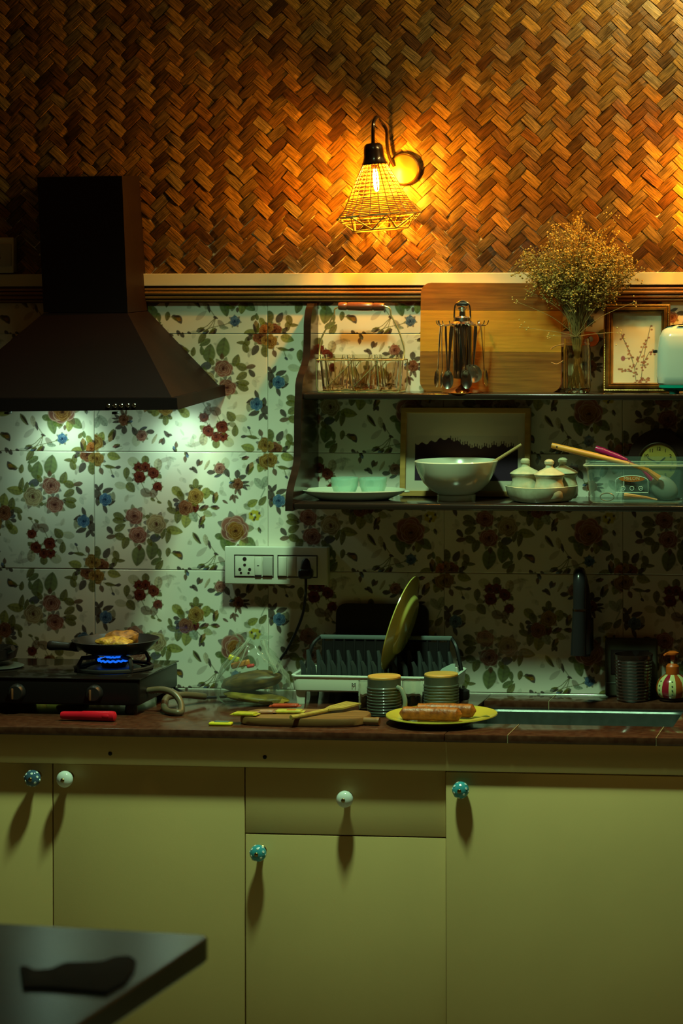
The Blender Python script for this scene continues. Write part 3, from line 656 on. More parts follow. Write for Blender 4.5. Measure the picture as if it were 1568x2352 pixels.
MB().box(((XS1 - Xin) / 2, YU / 2 - .0005, ZU - BT / 2 - sh.location.z), (XS1 - Xin - .001, -YU - .001, BT), .004, 3).build('shelf_board', shelf_m, sh)
MB().box(((XS1 - Xin) / 2, YL / 2 - .0005, ZL - BT / 2 - sh.location.z), (XS1 - Xin - .001, -YL - .001, BT), .004, 3).build('shelf_board', shelf_m, sh)

# ================================================================== WALL LAMPS
arm_m = mat('dark_bronze', lin(0.030, 0.014, 0.008), 0.25, metal=0.6, coat=0.4)
cane = mat('pale_cane', lin(0.24, 0.125, 0.024), 0.5, var=0.3, scale=60)
plate_lit = mat('lamplit_plate', lin(0.30, 0.17, 0.05), 0.35, metal=0.8)  # lamplight on the plate face is put into this paler gold
cane_d = mat('cane_frame', lin(0.30, 0.20, 0.06), 0.5)
bulb_m = mat('bulb_filament_glow', lin(1, .8, .4), 0.3, emit=(1.0, 0.36, 0.012, 1), estr=3700.0)
def sconce(label, u0):
    YS = -0.114; p = at(u0, 500, YS)
    t = thing('wall_lamp', label, 'wall lamp', (p.x, 0, p.z))
    k = mm(1, YS)                                            # metres per photo pixel at the shade
    Tl = Matrix.Translation((0, YS, 0)) @ Matrix.Rotation(R_(-4.5), 4, 'Y')
    def Q(x, z): return (x * k, z * k)                       # pixel offsets from (868, 500)
    # cap and arm
    cap = [(2, 127), (15, 128), (20, 123), (22, 112), (22, 135 - 29), (27, 172 - 60 - 8), (29, 126 - 29)]
    cap = [(0.5, 171), (16, 171), (21, 166), (23, 155), (24, 140), (27, 130), (30, 125), (29, 122), (24, 123)]
    MB().lathe([Q(*q) for q in reversed(cap)], 24, Tl).build('cap', arm_m, t)
    top = Tl @ Vector((0, 0, 168 * k))
    arm = bez([top, top + Vector((0, 0, 36 * k)), top + Vector((0 * k, 0.010, 56 * k)), top + Vector((2 * k, 0.036, 66 * k)), top + Vector((4 * k, 0.066, 56 * k)), Vector((1 * k, -0.034, 205 * k)), Vector((2 * k, -0.032, 172 * k)), Vector((6 * k, -0.028, 145 * k)), Vector((16 * k, -0.018, 122 * k))], 7)
    MB().tube(arm, 0.0046, 10).build('arm', arm_m, t)
    pl = Matrix.Translation((38 * k, 0, 115 * k)) @ Matrix.Rotation(R_(90), 4, 'X')
    MB().lathe([(0.040, 0.0045), (0.040, 0.012), (0.036, 0.017), (0.012, 0.019), (0.001, 0.020)], 32, pl).build('back_plate', plate_lit, t)
    MB().tube([(38 * k + .0395 * math.cos(a), -.010, 115 * k + .0395 * math.sin(a)) for a in ell(0, 2 * math.pi * 35 / 36, 36)], .0034, 8, closed=True).build('plate_rim', arm_m, t)
    # woven shade: cone of uprights and rings down to a polygon hoop, then drawn in below it
    sh_ = MB(); prof = [(27, 124), (45, 90), (62, 55), (78, 22), (94, 3)]; n = 24
    def rad(z):
        for (r0, z0), (r1, z1) in zip(prof[:-1], prof[1:]):
            if z1 <= z <= z0: return r0 + (r1 - r0) * (z0 - z) / (z0 - z1)
        return prof[-1][0]
    def hexa(a, r, n_=7): 
        s_ = 2 * math.pi / n_; b = (a % s_) - s_ / 2; return r * math.cos(s_ / 2) / math.cos(b) * (1 + 0.5 * (1 - math.cos(s_ / 2)))
    mixr = lambda a, z: (lambda f: rad(z) * (1 - f) + hexa(a, rad(z)) * f)(max(0, min(1, (70 - z) / 60)))
    for i in range(n):
        a = 2 * math.pi * i / n
        sh_.tube([(mixr(a, z) * k * math.cos(a), mixr(a, z) * k * math.sin(a), z * k) for z in (124, 100, 76, 52, 28, 3)], 0.0013, 4, M=Tl)
        hb = hexa(a, 63)
        sh_.tube([(mixr(a, 3) * k * math.cos(a), mixr(a, 3) * k * math.sin(a), 3 * k), (hexa(a, 78) * k * math.cos(a), hexa(a, 78) * k * math.sin(a), -12 * k)], 0.0010, 4, M=Tl)
    zz = 122
    while zz > 2:
        z = zz; off = rnd.uniform(-.6, .6)
        sh_.tube([(mixr(a, z) * k * math.cos(a), mixr(a, z) * k * math.sin(a), (z + 0.7 * math.sin(13 * a + z)) * k) for a in ell(0, 2 * math.pi * 51 / 52, 52)], 0.0010 if zz > 50 else 0.0014, 4, closed=True, M=Tl)
        zz -= 8.6 if zz > 50 else 4.4
    for z, r in ((-5, 86), (-10, 80)):
        sh_.tube([(hexa(a, r) * k * math.cos(a), hexa(a, r) * k * math.sin(a), z * k) for a in ell(0, 2 * math.pi * 51 / 52, 52)], 0.0012, 4, closed=True, M=Tl)
    so = sh_.build('shade', cane, t, smooth=0)
    fr = MB(); N7 = 7; up = []; lo = []
    for i in range(N7):
        a = 2 * math.pi * i / N7 + R_(-118); a2 = a + math.pi / N7
        up.append((96 * k * math.cos(a), 96 * k * math.sin(a), 3 * k)); lo.append((64 * k * math.cos(a2), 64 * k * math.sin(a2), -28 * k))
    for i in range(N7):
        j = (i + 1) % N7
        for A, B in ((up[i], up[j]), (lo[i], lo[j]), (up[i], lo[i]), (lo[i], up[j])): fr.tube([A, B], 0.0017, 6, M=Tl)
    fr.build('shade_frame', cane_d, so)
    MB().lathe([Q(*q) for q in [(.3, 60), (4, 62), (6, 70), (6.5, 85), (6, 100), (4, 110), (3.5, 118), (.3, 119)]], 16, Tl).build('bulb', bulb_m, t)
    MB().lathe([Q(*q) for q in [(8, 112), (9, 116), (9, 130), (2, 131)]], 16, Tl).build('bulb_holder', arm_m, t)
    return t
sc1 = sconce('lit cane-shaded wall lamp on a dark hooked arm, above the wire basket', 870)
d_ = at(1690, 500, -0.114)
dup(sc1, loc=(d_.x, 0, d_.z), label='second lit cane-shaded wall lamp, past the framed dried flowers')

# ================================================================== SMALL FITTINGS ON THE WALL
white_p = mat('white_switch_plastic', lin(0.66, 0.64, 0.54), 0.35)
grey_p = mat('grey_switch_plastic', lin(0.45, 0.44, 0.38), 0.35)
black_p = mat('black_plastic', lin(0.016, 0.012, 0.012), 0.35)
hole_m = mat('socket_hole', lin(0.02, 0.006, 0.006), 0.6)
def plate(name, label, u0, v0, u1, v1, dep):
    a, b = at(u0, v1, -dep), at(u1, v0, -dep)
    t = thing(name, label, 'switch plate', ((a.x + b.x) / 2, 0, a.z)); wd, ht = b.x - a.x, b.z - a.z
    MB().box((0, -dep * .45, ht / 2), (wd * .97, dep * .9 - .001, ht * .95), .003).build('back_box', white_p, t)
    MB().box((0, -dep * .87, ht / 2), (wd, dep * .25, ht), .003, 3).build('cover', white_p, t)
    return t, wd, ht
DP = 0.042
sp, wd, ht = plate('switch_plate', 'white plate with two sockets and switches above the bagged bread', 515.5, 1257, 752, 1341.5, DP)
kx = wd / 236.5
def PX_(u): return (u - 633.75) * kx
def PZ_(v): return (1341.5 - v) * kx
def modbox(u0, v0, u1, v1, m_, nm, th=.003, y=0.0):
    return MB().box((PX_((u0 + u1) / 2), -DP - .0005 - th / 2 + y, PZ_((v0 + v1) / 2)), ((u1 - u0) * kx, th, (v1 - v0) * kx), .0008).build(nm, m_, sp)
for u0, u1 in ((538, 628.5), (637.5, 729)):
    fr = MB()
    for (a, b, c, d) in ((u0, 1275, u1, 1276.6), (u0, 1323.6, u1, 1325.4), (u0, 1275, u0 + 1.6, 1325), (u1 - 1.6, 1275, u1, 1325)):
        fr.box((PX_((a + c) / 2), -DP - .0004, PZ_((b + d) / 2)), ((c - a) * kx, .0012, (d - b) * kx))
    fr.build('module_outline', hole_m, sp)
modbox(540.5, 1278, 584.5, 1322.5, white_p, 'socket_face', .002)
for u, v, r in ((562.5, 1284.5, 4.6), (562.5, 1298, 3.3), (551.5, 1308, 3.6), (574, 1308, 3.6), (554, 1316, 2.8), (571.5, 1316, 2.8)):
    MB().lathe([(r * kx, 0), (r * kx, .0006), (.0003, .0007)], 16, Matrix.Translation((PX_(u), -DP - .0024, PZ_(v))) @ Matrix.Rotation(R_(90), 4, 'X')).build('socket_hole', hole_m, sp)
modbox(586, 1280, 601.5, 1320, white_p, 'indicator', .003); modbox(586.5, 1319.5, 600.5, 1325, hole_m, 'indicator_slot', .0032); modbox(591, 1298, 596, 1300, hole_m, 'indicator_mark', .0038)
for u0, u1, m_ in ((605, 626.5, grey_p), (640.5, 659.5, white_p)):
    o = modbox(u0, 1279.5, u1, 1321, m_, 'rocker_switch', .006); o.rotation_euler = (R_(0), 0, 0)
modbox(662, 1278, 680, 1321, white_p, 'blank_module', .002); modbox(682, 1278, 727, 1322, white_p, 'socket_face', .002)
# plug and its cord
pc = at(703, 1335, -DP - .02); pg = thing('power_plug', 'black three-pin plug with a cord hanging from the switch plate', 'plug', (pc.x, -DP - .006, pc.z))
MB().box((0, -0.018, 0.020), (0.036, 0.030, 0.026), .008, 3).build('plug_body', black_p, pg)
MB().lathe([(0.010, 0.0), (0.014, 0.012), (0.010, 0.030), (0.004, 0.036)], 16, c=(0, -0.018, 0.022), sy=.8).build('plug_grip', black_p, pg)
cord = [Vector((0, -0.018, 0.012)), Vector((0, -0.018, -0.02))] + [at(u, v, y) - Vector(pg.location) for u, v, y in ((701, 1370, -.05), (695, 1410, -.04), (680, 1450, -.03), (660, 1490, -.025), (641, 1520, -.02), (632, 1550, -.02), (640, 1584, -.03))]
MB().tube(bez(cord, 8), .0035, 8).build('cord', black_p, pg)
# switch box at the left, above the dado strip
sp2, w2, h2 = plate('switch_box', 'pale surface switch box left of the hood chimney', -58, 545, 31, 627, 0.03)
MB().box((w2 * .10, -.0325, h2 * .5), (w2 * .70, .002, h2 * .62), .001).build('socket_face', grey_p, sp2)
MB().lathe([(.006, 0), (.006, .001), (.0004, .0012)], 16, Matrix.Translation((w2 * .12, -.0338, h2 * .42)) @ Matrix.Rotation(R_(90), 4, 'X')).build('socket_hole', hole_m, sp2)

# ================================================================== UPPER SHELF
def shelf_pt(u, Y, Z, v=900): return Vector((at(u, v, Y).x, Y, Z))
# ---- wire basket with six glasses
wire = mat('cream_wire', lin(0.62, 0.50, 0.22), 0.3, metal=0.7)
handle_w = mat('turned_handle_wood', lin(0.22, 0.065, 0.03), 0.3, col2=lin(0.11, 0.03, 0.015), scale=30, stretch=(.3, 4, 4), coat=.4)
YBk = -0.075
bp = shelf_pt(831, YBk, ZU); k = mm(1, YBk - .04)
bk = thing('wire_basket', 'cream wire carrier with a turned wooden handle, holding drinking glasses', 'basket', bp)
hw, hd_, hh = 99 * k, 0.047, 75 * k
wr = 0.0017
def loop(z, hw_, hd2, r=.012): return [(p[0], p[1], z) for p in rrect(-hw_, -hd2, hw_, hd2, r)]
MB().tube(loop(hh, hw, hd_), wr, 6, closed=True).build('rim', wire, bk)
bw = MB().tube(loop(wr, hw - .004, hd_ - .003), wr, 6, closed=True)
bw.tube(loop(.006, hw - .014, hd_ - .012), wr * .8, 6, closed=True)
for x in (-1, 0, 1): bw.tube([(x * hw * .62, -hd_ + .003, wr), (x * hw * .62 + .012, 0, wr), (x * hw * .62, hd_ - .003, wr)], wr * .8, 6)
bw.build('base_frame', wire, bk)
for y in (-1, 1):
    for x in (-.72, -.10, .50):
        MB().tube([(x * hw - .004, y * hd_, hh), (x * hw, y * (hd_ - .002), 12 * k), (x * hw + .006, y * (hd_ - .012), 2 * k)], wr * .85, 6).build('upright', wire, bk)
    for x in (-.72, -.10): MB().tube([(x * hw, y * (hd_ - .001), 14 * k), (x * hw + .60 * hw, y * hd_, hh - .003)], wr * .75, 6).build('diagonal_wire', wire, bk)
for x in (-1, 1):
    for y in (-1, 1): MB().tube([(x * hw, y * (hd_ - .008), hh), (x * (hw - .001), y * (hd_ - .008), 14 * k), (x * (hw - .006), y * (hd_ - .010), wr)], wr * .9, 6).build('corner_upright', wire, bk)
bail = [(-hw, -hd_ * .2, hh), (-hw - .001, 0, hh + 24 * k), (-hw + .004, 0, hh + 50 * k), (-78 * k, 0, hh + 82 * k), (-66 * k, 0, hh + 104 * k), (-52 * k, 0, hh + 122 * k)]
b2 = [(54 * k, 0, hh + 124 * k), (70 * k, 0, hh + 100 * k), (84 * k, 0, hh + 74 * k), (96 * k, 0, hh + 40 * k), (hw + .001, 0, hh + 20 * k), (hw, -hd_ * .2, hh)]
MB().tube(bez(bail + b2, 6), .0021, 8).build('bail', wire, bk)
hl = Matrix.Translation((0, 0, hh + 123 * k)) @ Matrix.Rotation(R_(91), 4, 'Y')
MB().lathe([(.002, -54 * k), (.0095, -54 * k), (.0105, -50 * k), (.0105, -37 * k), (.0088, -34 * k), (.0105, -31 * k), (.0112, 0), (.0105, 24 * k), (.0088, 27 * k), (.0105, 30 * k), (.0100, 50 * k), (.0090, 54 * k), (.002, 54 * k)], 20, hl).build('grip', handle_w, bk)
clear = mat('clear_glass', lin(0.97, 0.97, 0.93), 0.02, trans=1.0, ior=1.46)
def tumbler_mesh():
    r0, r1, h = 23 * k, 30 * k, 80 * k
    fl = lambda a, r, z: r * (1 + .012 * math.cos(10 * a) * (1 if z < h * .7 else 0))
    return MB().lathe([(.0005, 0), (r0, 0), (r0 + (r1 - r0) * .6, h * .6), (r1, h), (r1 - .0018, h), (r0 + (r1 - r0) * .6 - .0022, h * .6), (r0 - .003, .008), (.0005, .007)], 30, fn=fl)
g0 = None
names = ['left', 'middle', 'right']
for row, y in ((0, -.0235), (1, .0235)):
    for i, x in enumerate((-64, 0, 64)):
        loc = bp + Vector((x * k, y, .0078))
        lab = 'clear drinking glass in the wire basket, %s one of the %s row' % (names[i], 'front' if row == 0 else 'back')
        if g0 is None: g0 = tumbler_mesh().build('drinking_glass', clear, None, loc); o = g0
        else: o = g0.copy(); C.objects.link(o); o.location = loc
        tag(o, lab, 'glass', 'drinking glasses in the wire basket')

# ---- big wooden serving board leaning on the wall
wA = wood('board_walnut', lin(0.29, 0.115, 0.016), lin(0.18, 0.066, 0.010), 'x', .42, 22)
wB = wood('board_mango', lin(0.58, 0.265, 0.024), lin(0.48, 0.205, 0.018), 'x', .42, 22)
YBd = -0.0305
c0, c1 = shelf_pt(967, YBd, ZU), shelf_pt(1290, YBd, ZU)
bwid = c1.x - c0.x; lean = math.atan2(0.0105, 0.265)
bh = (at(1100, 650, -0.021).z - ZU) / math.cos(lean)
bd = thing('serving_board', 'large three-toned wooden board leaning on the wall behind the spoon stand', 'cutting board', (c0.x, YBd, ZU + .0005), (-lean, R_(0.35), 0))
t_ = 0.018; r_ = .026
def plank(z0, z1, top, bot, m_):
    if top: poly = arc(r_, z1 - r_, r_, 180, 90, 6) + arc(bwid - r_, z1 - r_, r_, 90, 0, 6) + [(bwid, z0), (0, z0)]
    elif bot: poly = [(0, z1), (bwid, z1)] + arc(bwid - r_, z0 + r_, r_, 0, -90, 6) + arc(r_, z0 + r_, r_, -90, -180, 6)
    else: poly = [(0, z1), (bwid, z1), (bwid, z0), (0, z0)]
    return MB().prism(poly, -t_, 0, 'xz').build('plank', m_, bd, smooth=30)
f1, f2 = bh * (890 - 711) / 240, bh * (890 - 802) / 240
plank(f1 + .0002, bh, True, False, wA); plank(f2 + .0002, f1 - .0002, False, False, wB); plank(0, f2 - .0002, False, True, wA)
hz = bh * .49; pxm = bwid / 323
hp = MB(); outl = [(bwid - .001, hz - 20 * pxm), (bwid + 40 * pxm, hz - 17 * pxm)] + arc(bwid + 68 * pxm, hz, 17 * pxm, -90, 90, 9) + [(bwid + 40 * pxm, hz + 17 * pxm), (bwid - .001, hz + 20 * pxm)]
inn = arc(bwid + 66 * pxm, hz, 6.5 * pxm, 0, 345, 24)
bmh = bmesh.new()
def ring_prism(outer, inner, y0, y1):
    """plate with a round hole: outer loop resampled to the hole's point count"""
    n = len(inner); cx, cz = sum(p[0] for p in inner) / n, sum(p[1] for p in inner) / n
    oc = []
    for p in inner:
        d = Vector((p[0] - cx, p[1] - cz)).normalized(); best = None
        for a, b in zip(outer, outer[1:] + outer[:1]):
            ax, az, bx, bz = a[0] - cx, a[1] - cz, b[0] - a[0], b[1] - a[1]; det = -d.x * bz + d.y * bx
            if abs(det) < 1e-12: continue
            t = (-ax * bz + az * bx) / det; s = (d.x * az - d.y * ax) / det
            if t > 0 and -1e-6 <= s <= 1 + 1e-6: best = t if best is None else max(best, t)
        oc.append((cx + d.x * best, cz + d.y * best))
    m = MB(); vs = [(p[0], y, p[1]) for y in (y0, y1) for p in oc] + [(p[0], y, p[1]) for y in (y0, y1) for p in inner]
    fs = []
    for i in range(n):
        j = (i + 1) % n
        fs += [(i, j, 2 * n + j, 2 * n + i), (n + i, 3 * n + i, 3 * n + j, n + j), (i, n + i, n + j, j), (2 * n + i, 2 * n + j, 3 * n + j, 3 * n + i)]
    return m.add(vs, fs)
ring_prism(outl, inn, -t_, 0).build('handle', wood('board_handle', lin(0.36, 0.12, 0.03), lin(0.22, .07, .02), 'x'), bd, smooth=30)

# ---- spoon stand and hanging spoons
chrome = mat('polished_chrome', lin(0.78, 0.74, 0.68), 0.16, metal=1.0)
chrome_d = mat('chrome_column', lin(0.30, 0.27, 0.24), 0.16, metal=1.0)
brassy = mat('copper_foot', lin(0.75, 0.36, 0.12), 0.14, metal=1.0)
YSp = -0.106
s0 = shelf_pt(1062, YSp, ZU); k = mm(1, YSp)
st = thing('spoon_stand', 'chrome cutlery stand with a loop handle on top', 'cutlery stand', s0)
MB().lathe([(.0005, 0), (48 * k, 0), (49 * k, 2 * k), (40 * k, 6 * k), (22 * k, 12 * k), (8 * k, 17 * k), (5 * k, 20 * k)], 40).build('foot', brassy, st)
MB().lathe([(5 * k, 18 * k), (5 * k, 30 * k), (22 * k, 34 * k), (23 * k, 150 * k), (21 * k, 153 * k), (10 * k, 155 * k)], 32).build('column', chrome_d, st)
MB().lathe([(24 * k, 154 * k), (30 * k, 156 * k), (30 * k, 159 * k), (22 * k, 164 * k), (20 * k, 172 * k), (8 * k, 176 * k), (7 * k, 186 * k), (12 * k, 193 * k), (11 * k, 196 * k), (1 * k, 198 * k)], 32).build('cap', chrome, st)
lp = [(-19 * k, 0, 164 * k), (-18 * k, 0, 190 * k), (-14 * k, 0, 204 * k), (0, 0, 210 * k), (14 * k, 0, 204 * k), (18 * k, 0, 190 * k), (19 * k, 0, 164 * k)]
MB().tube(bez(lp, 6), 2.2 * k, 10).build('loop_handle', chrome, st)
MB().box((0, 0, 203 * k), (26 * k, 8 * k, 9 * k), 3 * k, 3).build('grip', black_p, st)
HR = 50 * k; hang = []
angs = [198, 214, 232, 252, 278, 300, 318, 338, 10, 60, 120, 165]
for i, a in enumerate(angs):
    ca, sa = math.cos(R_(a)), math.sin(R_(a))
    MB().tube(bez([(22 * k * ca, 22 * k * sa, 157 * k), (40 * k * ca, 40 * k * sa, 156 * k), (HR * ca, HR * sa, 154 * k), (HR * 1.14 * ca, HR * 1.14 * sa, 158 * k), (HR * 1.2 * ca, HR * 1.2 * sa, 166 * k)], 4), 1.3 * k, 6).build('hook', chrome, st)
def spoon_mesh(kind):
    """hangs down from its origin; bowl faces -y"""
    m = MB(); L = 118 * k if kind != 'ladle' else 104 * k; bl, bw2, dp = {'table': (21 * k, 12.5 * k, 5 * k), 'ladle': (21 * k, 20 * k, 9 * k), 'small': (15 * k, 9 * k, 4 * k)}[kind]
    hand = [(0, 0, 0), (0, -.0006, -.02), (0, .0005, -L * .5), (0, .002, -L * .8), (0, .0015, -L + bl * .6)]
    vs, fs = [], []
    ws = [3.6 * k, 4.4 * k, 3.0 * k, 2.0 * k, 2.6 * k]
    for p, w_ in zip(hand, ws):
        for (dx, dy) in ((-w_, 0), (-w_ * .6, -1 * k), (w_ * .6, -1 * k), (w_, 0), (w_ * .6, .8 * k), (-w_ * .6, .8 * k)): vs.append((p[0] + dx, p[1] + dy, p[2]))
    for i in range(len(hand) - 1):
        for j in range(6): fs.append((i * 6 + j, i * 6 + (j + 1) % 6, (i + 1) * 6 + (j + 1) % 6, (i + 1) * 6 + j))
    fs += [tuple(range(6)), tuple(24 + j for j in range(6))]
    m.add(vs, fs)
    n, q = 20, 6; vs, fs = [], []
    for side in (0, 1):
        for i in range(q + 1):
            t = i / q
            for j in range(n):
                a = 2 * math.pi * j / n; wz = math.sin(a); wx = math.cos(a) * (1 - .12 * wz)
                vs.append((bw2 * t * wx, dp * (1 - t * t) + (.0007 if side else 0), -L - bl * .2 + bl * t * wz))
    o_ = (q + 1) * n
    for side in (0, 1):
        for i in range(q):
            for j in range(n): fs.append(tuple(side * o_ + v for v in (i * n + j, i * n + (j + 1) % n, (i + 1) * n + (j + 1) % n, (i + 1) * n + j)))
    for j in range(n): fs.append((q * n + j, q * n + (j + 1) % n, o_ + q * n + (j + 1) % n, o_ + q * n + j))
    return m.add(vs, fs)
protos = {}
labs = ['left-most tablespoon on the chrome stand, bowl catching orange light', 'second tablespoon from the left on the chrome stand', 'third spoon from the left on the chrome stand, bowl half hidden',
        'tablespoon at the front left of the chrome stand with an orange reflection', 'tablespoon hanging lowest at the front of the chrome stand', 'large round ladle in front on the chrome stand', 'round ladle just behind the front ladle on the chrome stand', 'right-most tablespoon on the chrome stand, tilted outwards', 
        'spoon at the far right back of the chrome stand', 'spoon behind the column of the chrome stand, right of the middle', 'spoon behind the column of the chrome stand, left of the middle', 'spoon at the back left of the chrome stand']
kinds = ['table', 'table', 'table', 'table', 'table', 'ladle', 'ladle', 'table', 'table', 'small', 'small', 'table']
for i, (a, kd) in enumerate(list(zip(angs, kinds))[:9]):
    loc = s0 + Vector((HR * math.cos(R_(a)), HR * math.sin(R_(a)), 153.5 * k))
    if kd not in protos: protos[kd] = o = spoon_mesh(kd).build('ladle' if kd == 'ladle' else 'spoon', chrome, None)
    else: o = protos[kd].copy(); C.objects.link(o)
    o.location = loc; o.rotation_euler = (0, R_([10, 4, -2, 4, -6, 0, 3, -14, -8, 0, 0, 5][i]), R_(a + 90 + [20, -10, 0, 20, -15, -28, -30, 10, 0, 0, 0, 0][i]))
    tag(o, labs[i], 'ladle' if kd == 'ladle' else 'spoon', 'spoons on the chrome stand')

# ---- glass jar with a dried bouquet
YJ = -0.096
j0 = shelf_pt(1325, YJ, ZU); k = mm(1, YJ)
yglass = mat('ribbed_jar_glass', lin(0.93, 0.88, 0.70), 0.05, trans=1.0, ior=1.45)
jt = thing('glass_jar', 'clear ribbed glass jar holding the dried bouquet', 'jar', j0)
rib = lambda a, r, z: r * (1 + .022 * math.cos(14 * a) * (1 if 6 * k < z < 104 * k else 0))
MB().lathe([(.0005, .0005), (26 * k, .0005), (30 * k, 5 * k), (31 * k, 14 * k), (31 * k, 100 * k), (29.5 * k, 108 * k), (30 * k, 124 * k), (28.2 * k, 124 * k), (28 * k, 108 * k), (28.5 * k, 98 * k), (28.5 * k, 12 * k), (24 * k, 7 * k), (.0005, 6 * k)], 56, fn=rib).build('jar_body', yglass, jt)
MB().tube([(31 * k * math.cos(a), 31 * k * math.sin(a), 112 * k) for a in ell(0, 2 * math.pi * 31 / 32, 32)], 1.1 * k, 6, closed=True).build('neck_ring', yglass, jt)
MB().tube(bez([(-24 * k, -14 * k, 112 * k), (-36 * k, -16 * k, 110 * k), (-50 * k, -14 * k, 106 * k), (-58 * k, -12 * k, 100 * k)], 5), 1.3 * k, 5).build('twine', mat('twine', lin(.42, .18, .05), .8), jt)
MB().tube(bez([(-30 * k, -12 * k, 74 * k), (-44 * k, -14 * k, 66 * k), (-58 * k, -12 * k, 70 * k)], 5), 1.3 * k, 5).build('twine', mat('twine', lin(.42, .18, .05), .8), jt)
dry_s = mat('dried_stem', lin(0.25, 0.15, 0.04), 0.8); dry_f = mat('dried_buds', lin(0.42, 0.28, 0.05), 0.8, col2=lin(0.22, 0.16, 0.03), scale=90)
bq = thing('dried_bouquet', 'bushy dried gypsophila bouquet standing in the glass jar', 'dried flowers', j0 + Vector((0, 0, 9 * k)))
sm_, fl_ = MB(), []
g = random.Random(11)
z0 = 9 * k
def budshape(mb, c, r):
    vs = [(c[0] + r * dx, c[1] + r * dy, c[2] + r * dz) for dx, dy, dz in ((1, 0, 0), (-1, 0, 0), (0, 1, 0), (0, -1, 0), (0, 0, 1.1), (0, 0, -.9))]
    mb.add(vs, [(0, 2, 4), (2, 1, 4), (1, 3, 4), (3, 0, 4), (2, 0, 5), (1, 2, 5), (3, 1, 5), (0, 3, 5)])
bm_ = MB(); bm2 = MB()
def clear_of(p):
    """push a point of the bouquet forward of the leaning board and the gilt frame"""
    if p.z + 9 * k < 262 * k and (p.x < -26 * k or p.x > 50 * k): p.y = min(p.y, .022 - .006 * random.Random(p.x).random())
    p.y = max(min(p.y, .070), -.075); return p

for i in range(130):
    a = g.uniform(0, 2 * math.pi); base_p = Vector((g.uniform(-17, 17) * k, g.uniform(-17, 17) * k, g.uniform(0, 20) * k))
    neck = Vector((-base_p.x * .5 + g.uniform(-5, 5) * k, -base_p.y * .5, 112 * k))
    ph = math.acos(1 - g.random() * 1.22); rr = g.uniform(.45, 1.0) ** .5
    tipd = Vector((math.sin(ph) * math.cos(a) * 148, math.sin(ph) * math.sin(a) * 72, 0))
    tip = Vector((tipd.x * k * rr, max(tipd.y * k * rr, -.075), (255 + 135 * math.cos(ph) * rr) * k))
    clear_of(tip)
    mid = neck.lerp(tip, .45) + Vector((0, 0, 18 * k)); mid.x *= .75; mid.y *= .75
    path = bez([base_p, neck, mid, tip], 4)
    sm_.tube(path, .0009, 3, caps=False)
    for b in range(9):
        s_ = mid.lerp(tip, g.uniform(.1, 1.0)); d = Vector((g.gauss(0, 1), g.gauss(0, .8), g.gauss(.5, .8))).normalized() * g.uniform(14, 36) * k
        e = s_ + d
        clear_of(e)
        sm_.tube([s_, s_.lerp(e, .5) + Vector((0, 0, 2 * k)), e], .0005, 3, caps=False)
        for q in range(7):
            t = g.uniform(.3, 1.1); c = s_.lerp(e, t) + Vector((g.gauss(0, 5), g.gauss(0, 4), g.gauss(0, 5))) * k
            clear_of(c)
            budshape(bm_ if g.random() < .7 else bm2, c, g.uniform(1.3, 3.0) * k)
for px_, pz_ in ((-120, 140), (-138, 200), (150, 270), (140, 200), (75, 395), (95, 382), (100, 130), (-62, 122)):
    sm_.tube(bez([(0, -.01, 120 * k), (px_ * .4 * k, -.015, (120 + (pz_ - 120) * .55) * k), (px_ * k, -.02, pz_ * k)], 5), .0007, 3, caps=False)
    for q in range(6): budshape(bm2, (px_ * k + g.gauss(0, 6) * k, -.02, pz_ * k + g.gauss(0, 7) * k), 2 * k)
sm_.build('stems', dry_s, bq, smooth=0)
tag(bm_.build('buds', dry_f, bq, smooth=0), kind='stuff'); tag(bm2.build('pale_buds', mat('dried_buds_pale', lin(.58, .44, .14), .8), bq, smooth=0), kind='stuff')

# ---- gilt frame with pressed flowers
def frame(name, label, u0, v0, u1, v1, Y, Z, border, mf, lean_, prof_):
    """picture frame standing on Z with its back leaning; prof_ = [(inset, height)] moulding; returns thing, w, h"""
    a = shelf_pt(u0, Y, Z); b = shelf_pt(u1, Y, Z); wd = b.x - a.x; ht = (at((u0 + u1) / 2, v0, Y + .02).z - Z) / math.cos(lean_)
    t = thing(name, label, 'picture frame', (a.x, Y, Z + .0005), (-lean_, 0, 0))
    loops = []
    for ins, hgt_ in prof_: loops.append([(ins, -hgt_, ins), (wd - ins, -hgt_, ins), (wd - ins, -hgt_, ht - ins), (ins, -hgt_, ht - ins)])
    vs = [p for l_ in loops for p in l_]; n = len(loops); fs = []
    for i in range(n):
        j = (i + 1) % n
        for q in range(4): fs.append((i * 4 + q, i * 4 + (q + 1) % 4, j * 4 + (q + 1) % 4, j * 4 + q))
    MB().add(vs, fs).build('moulding', mf, t, smooth=0)
    return t, wd, ht
gilt = mat('antique_gilt', lin(0.40, 0.22, 0.05), 0.3, metal=0.75, col2=lin(0.16, 0.07, 0.02), scale=30)
YG = -0.040; gw = mm(22, YG)
ft, fw, fh = frame('gilt_frame', 'small gilt frame with a pressed red-brown flower sprig', 1386, 700, 1538, 895, YG, ZU, 22, gilt, R_(5),
                   [(0, 0), (0, .012), (.0035, .0145), (.0065, .013), (.0095, .0175), (.014, .018), (.017, .013), (.0195, .0145), (.0225, .009), (.0225, 0)])
bead = MB(); stp = .0042
for (ax, n_) in ((0, int(fw / stp)), (1, int(fh / stp))):
    for i in range(1, n_):
        for sd in (0, 1):
            c = (i * stp, -.0150, .0035 if sd == 0 else fh - .0035) if ax == 0 else (.0035 if sd == 0 else fw - .0035, -.0150, i * stp)
            bead.ball(c, .0011, 6, 4)
bead.build('bead_border', mat('gilt_bright', lin(.7, .5, .15), .25, metal=.8), ft)
pp = Print(fw - .044, fh - .044, .0009, lin(0.66, 0.60, 0.42)); q = (fw - .044) / 106.0
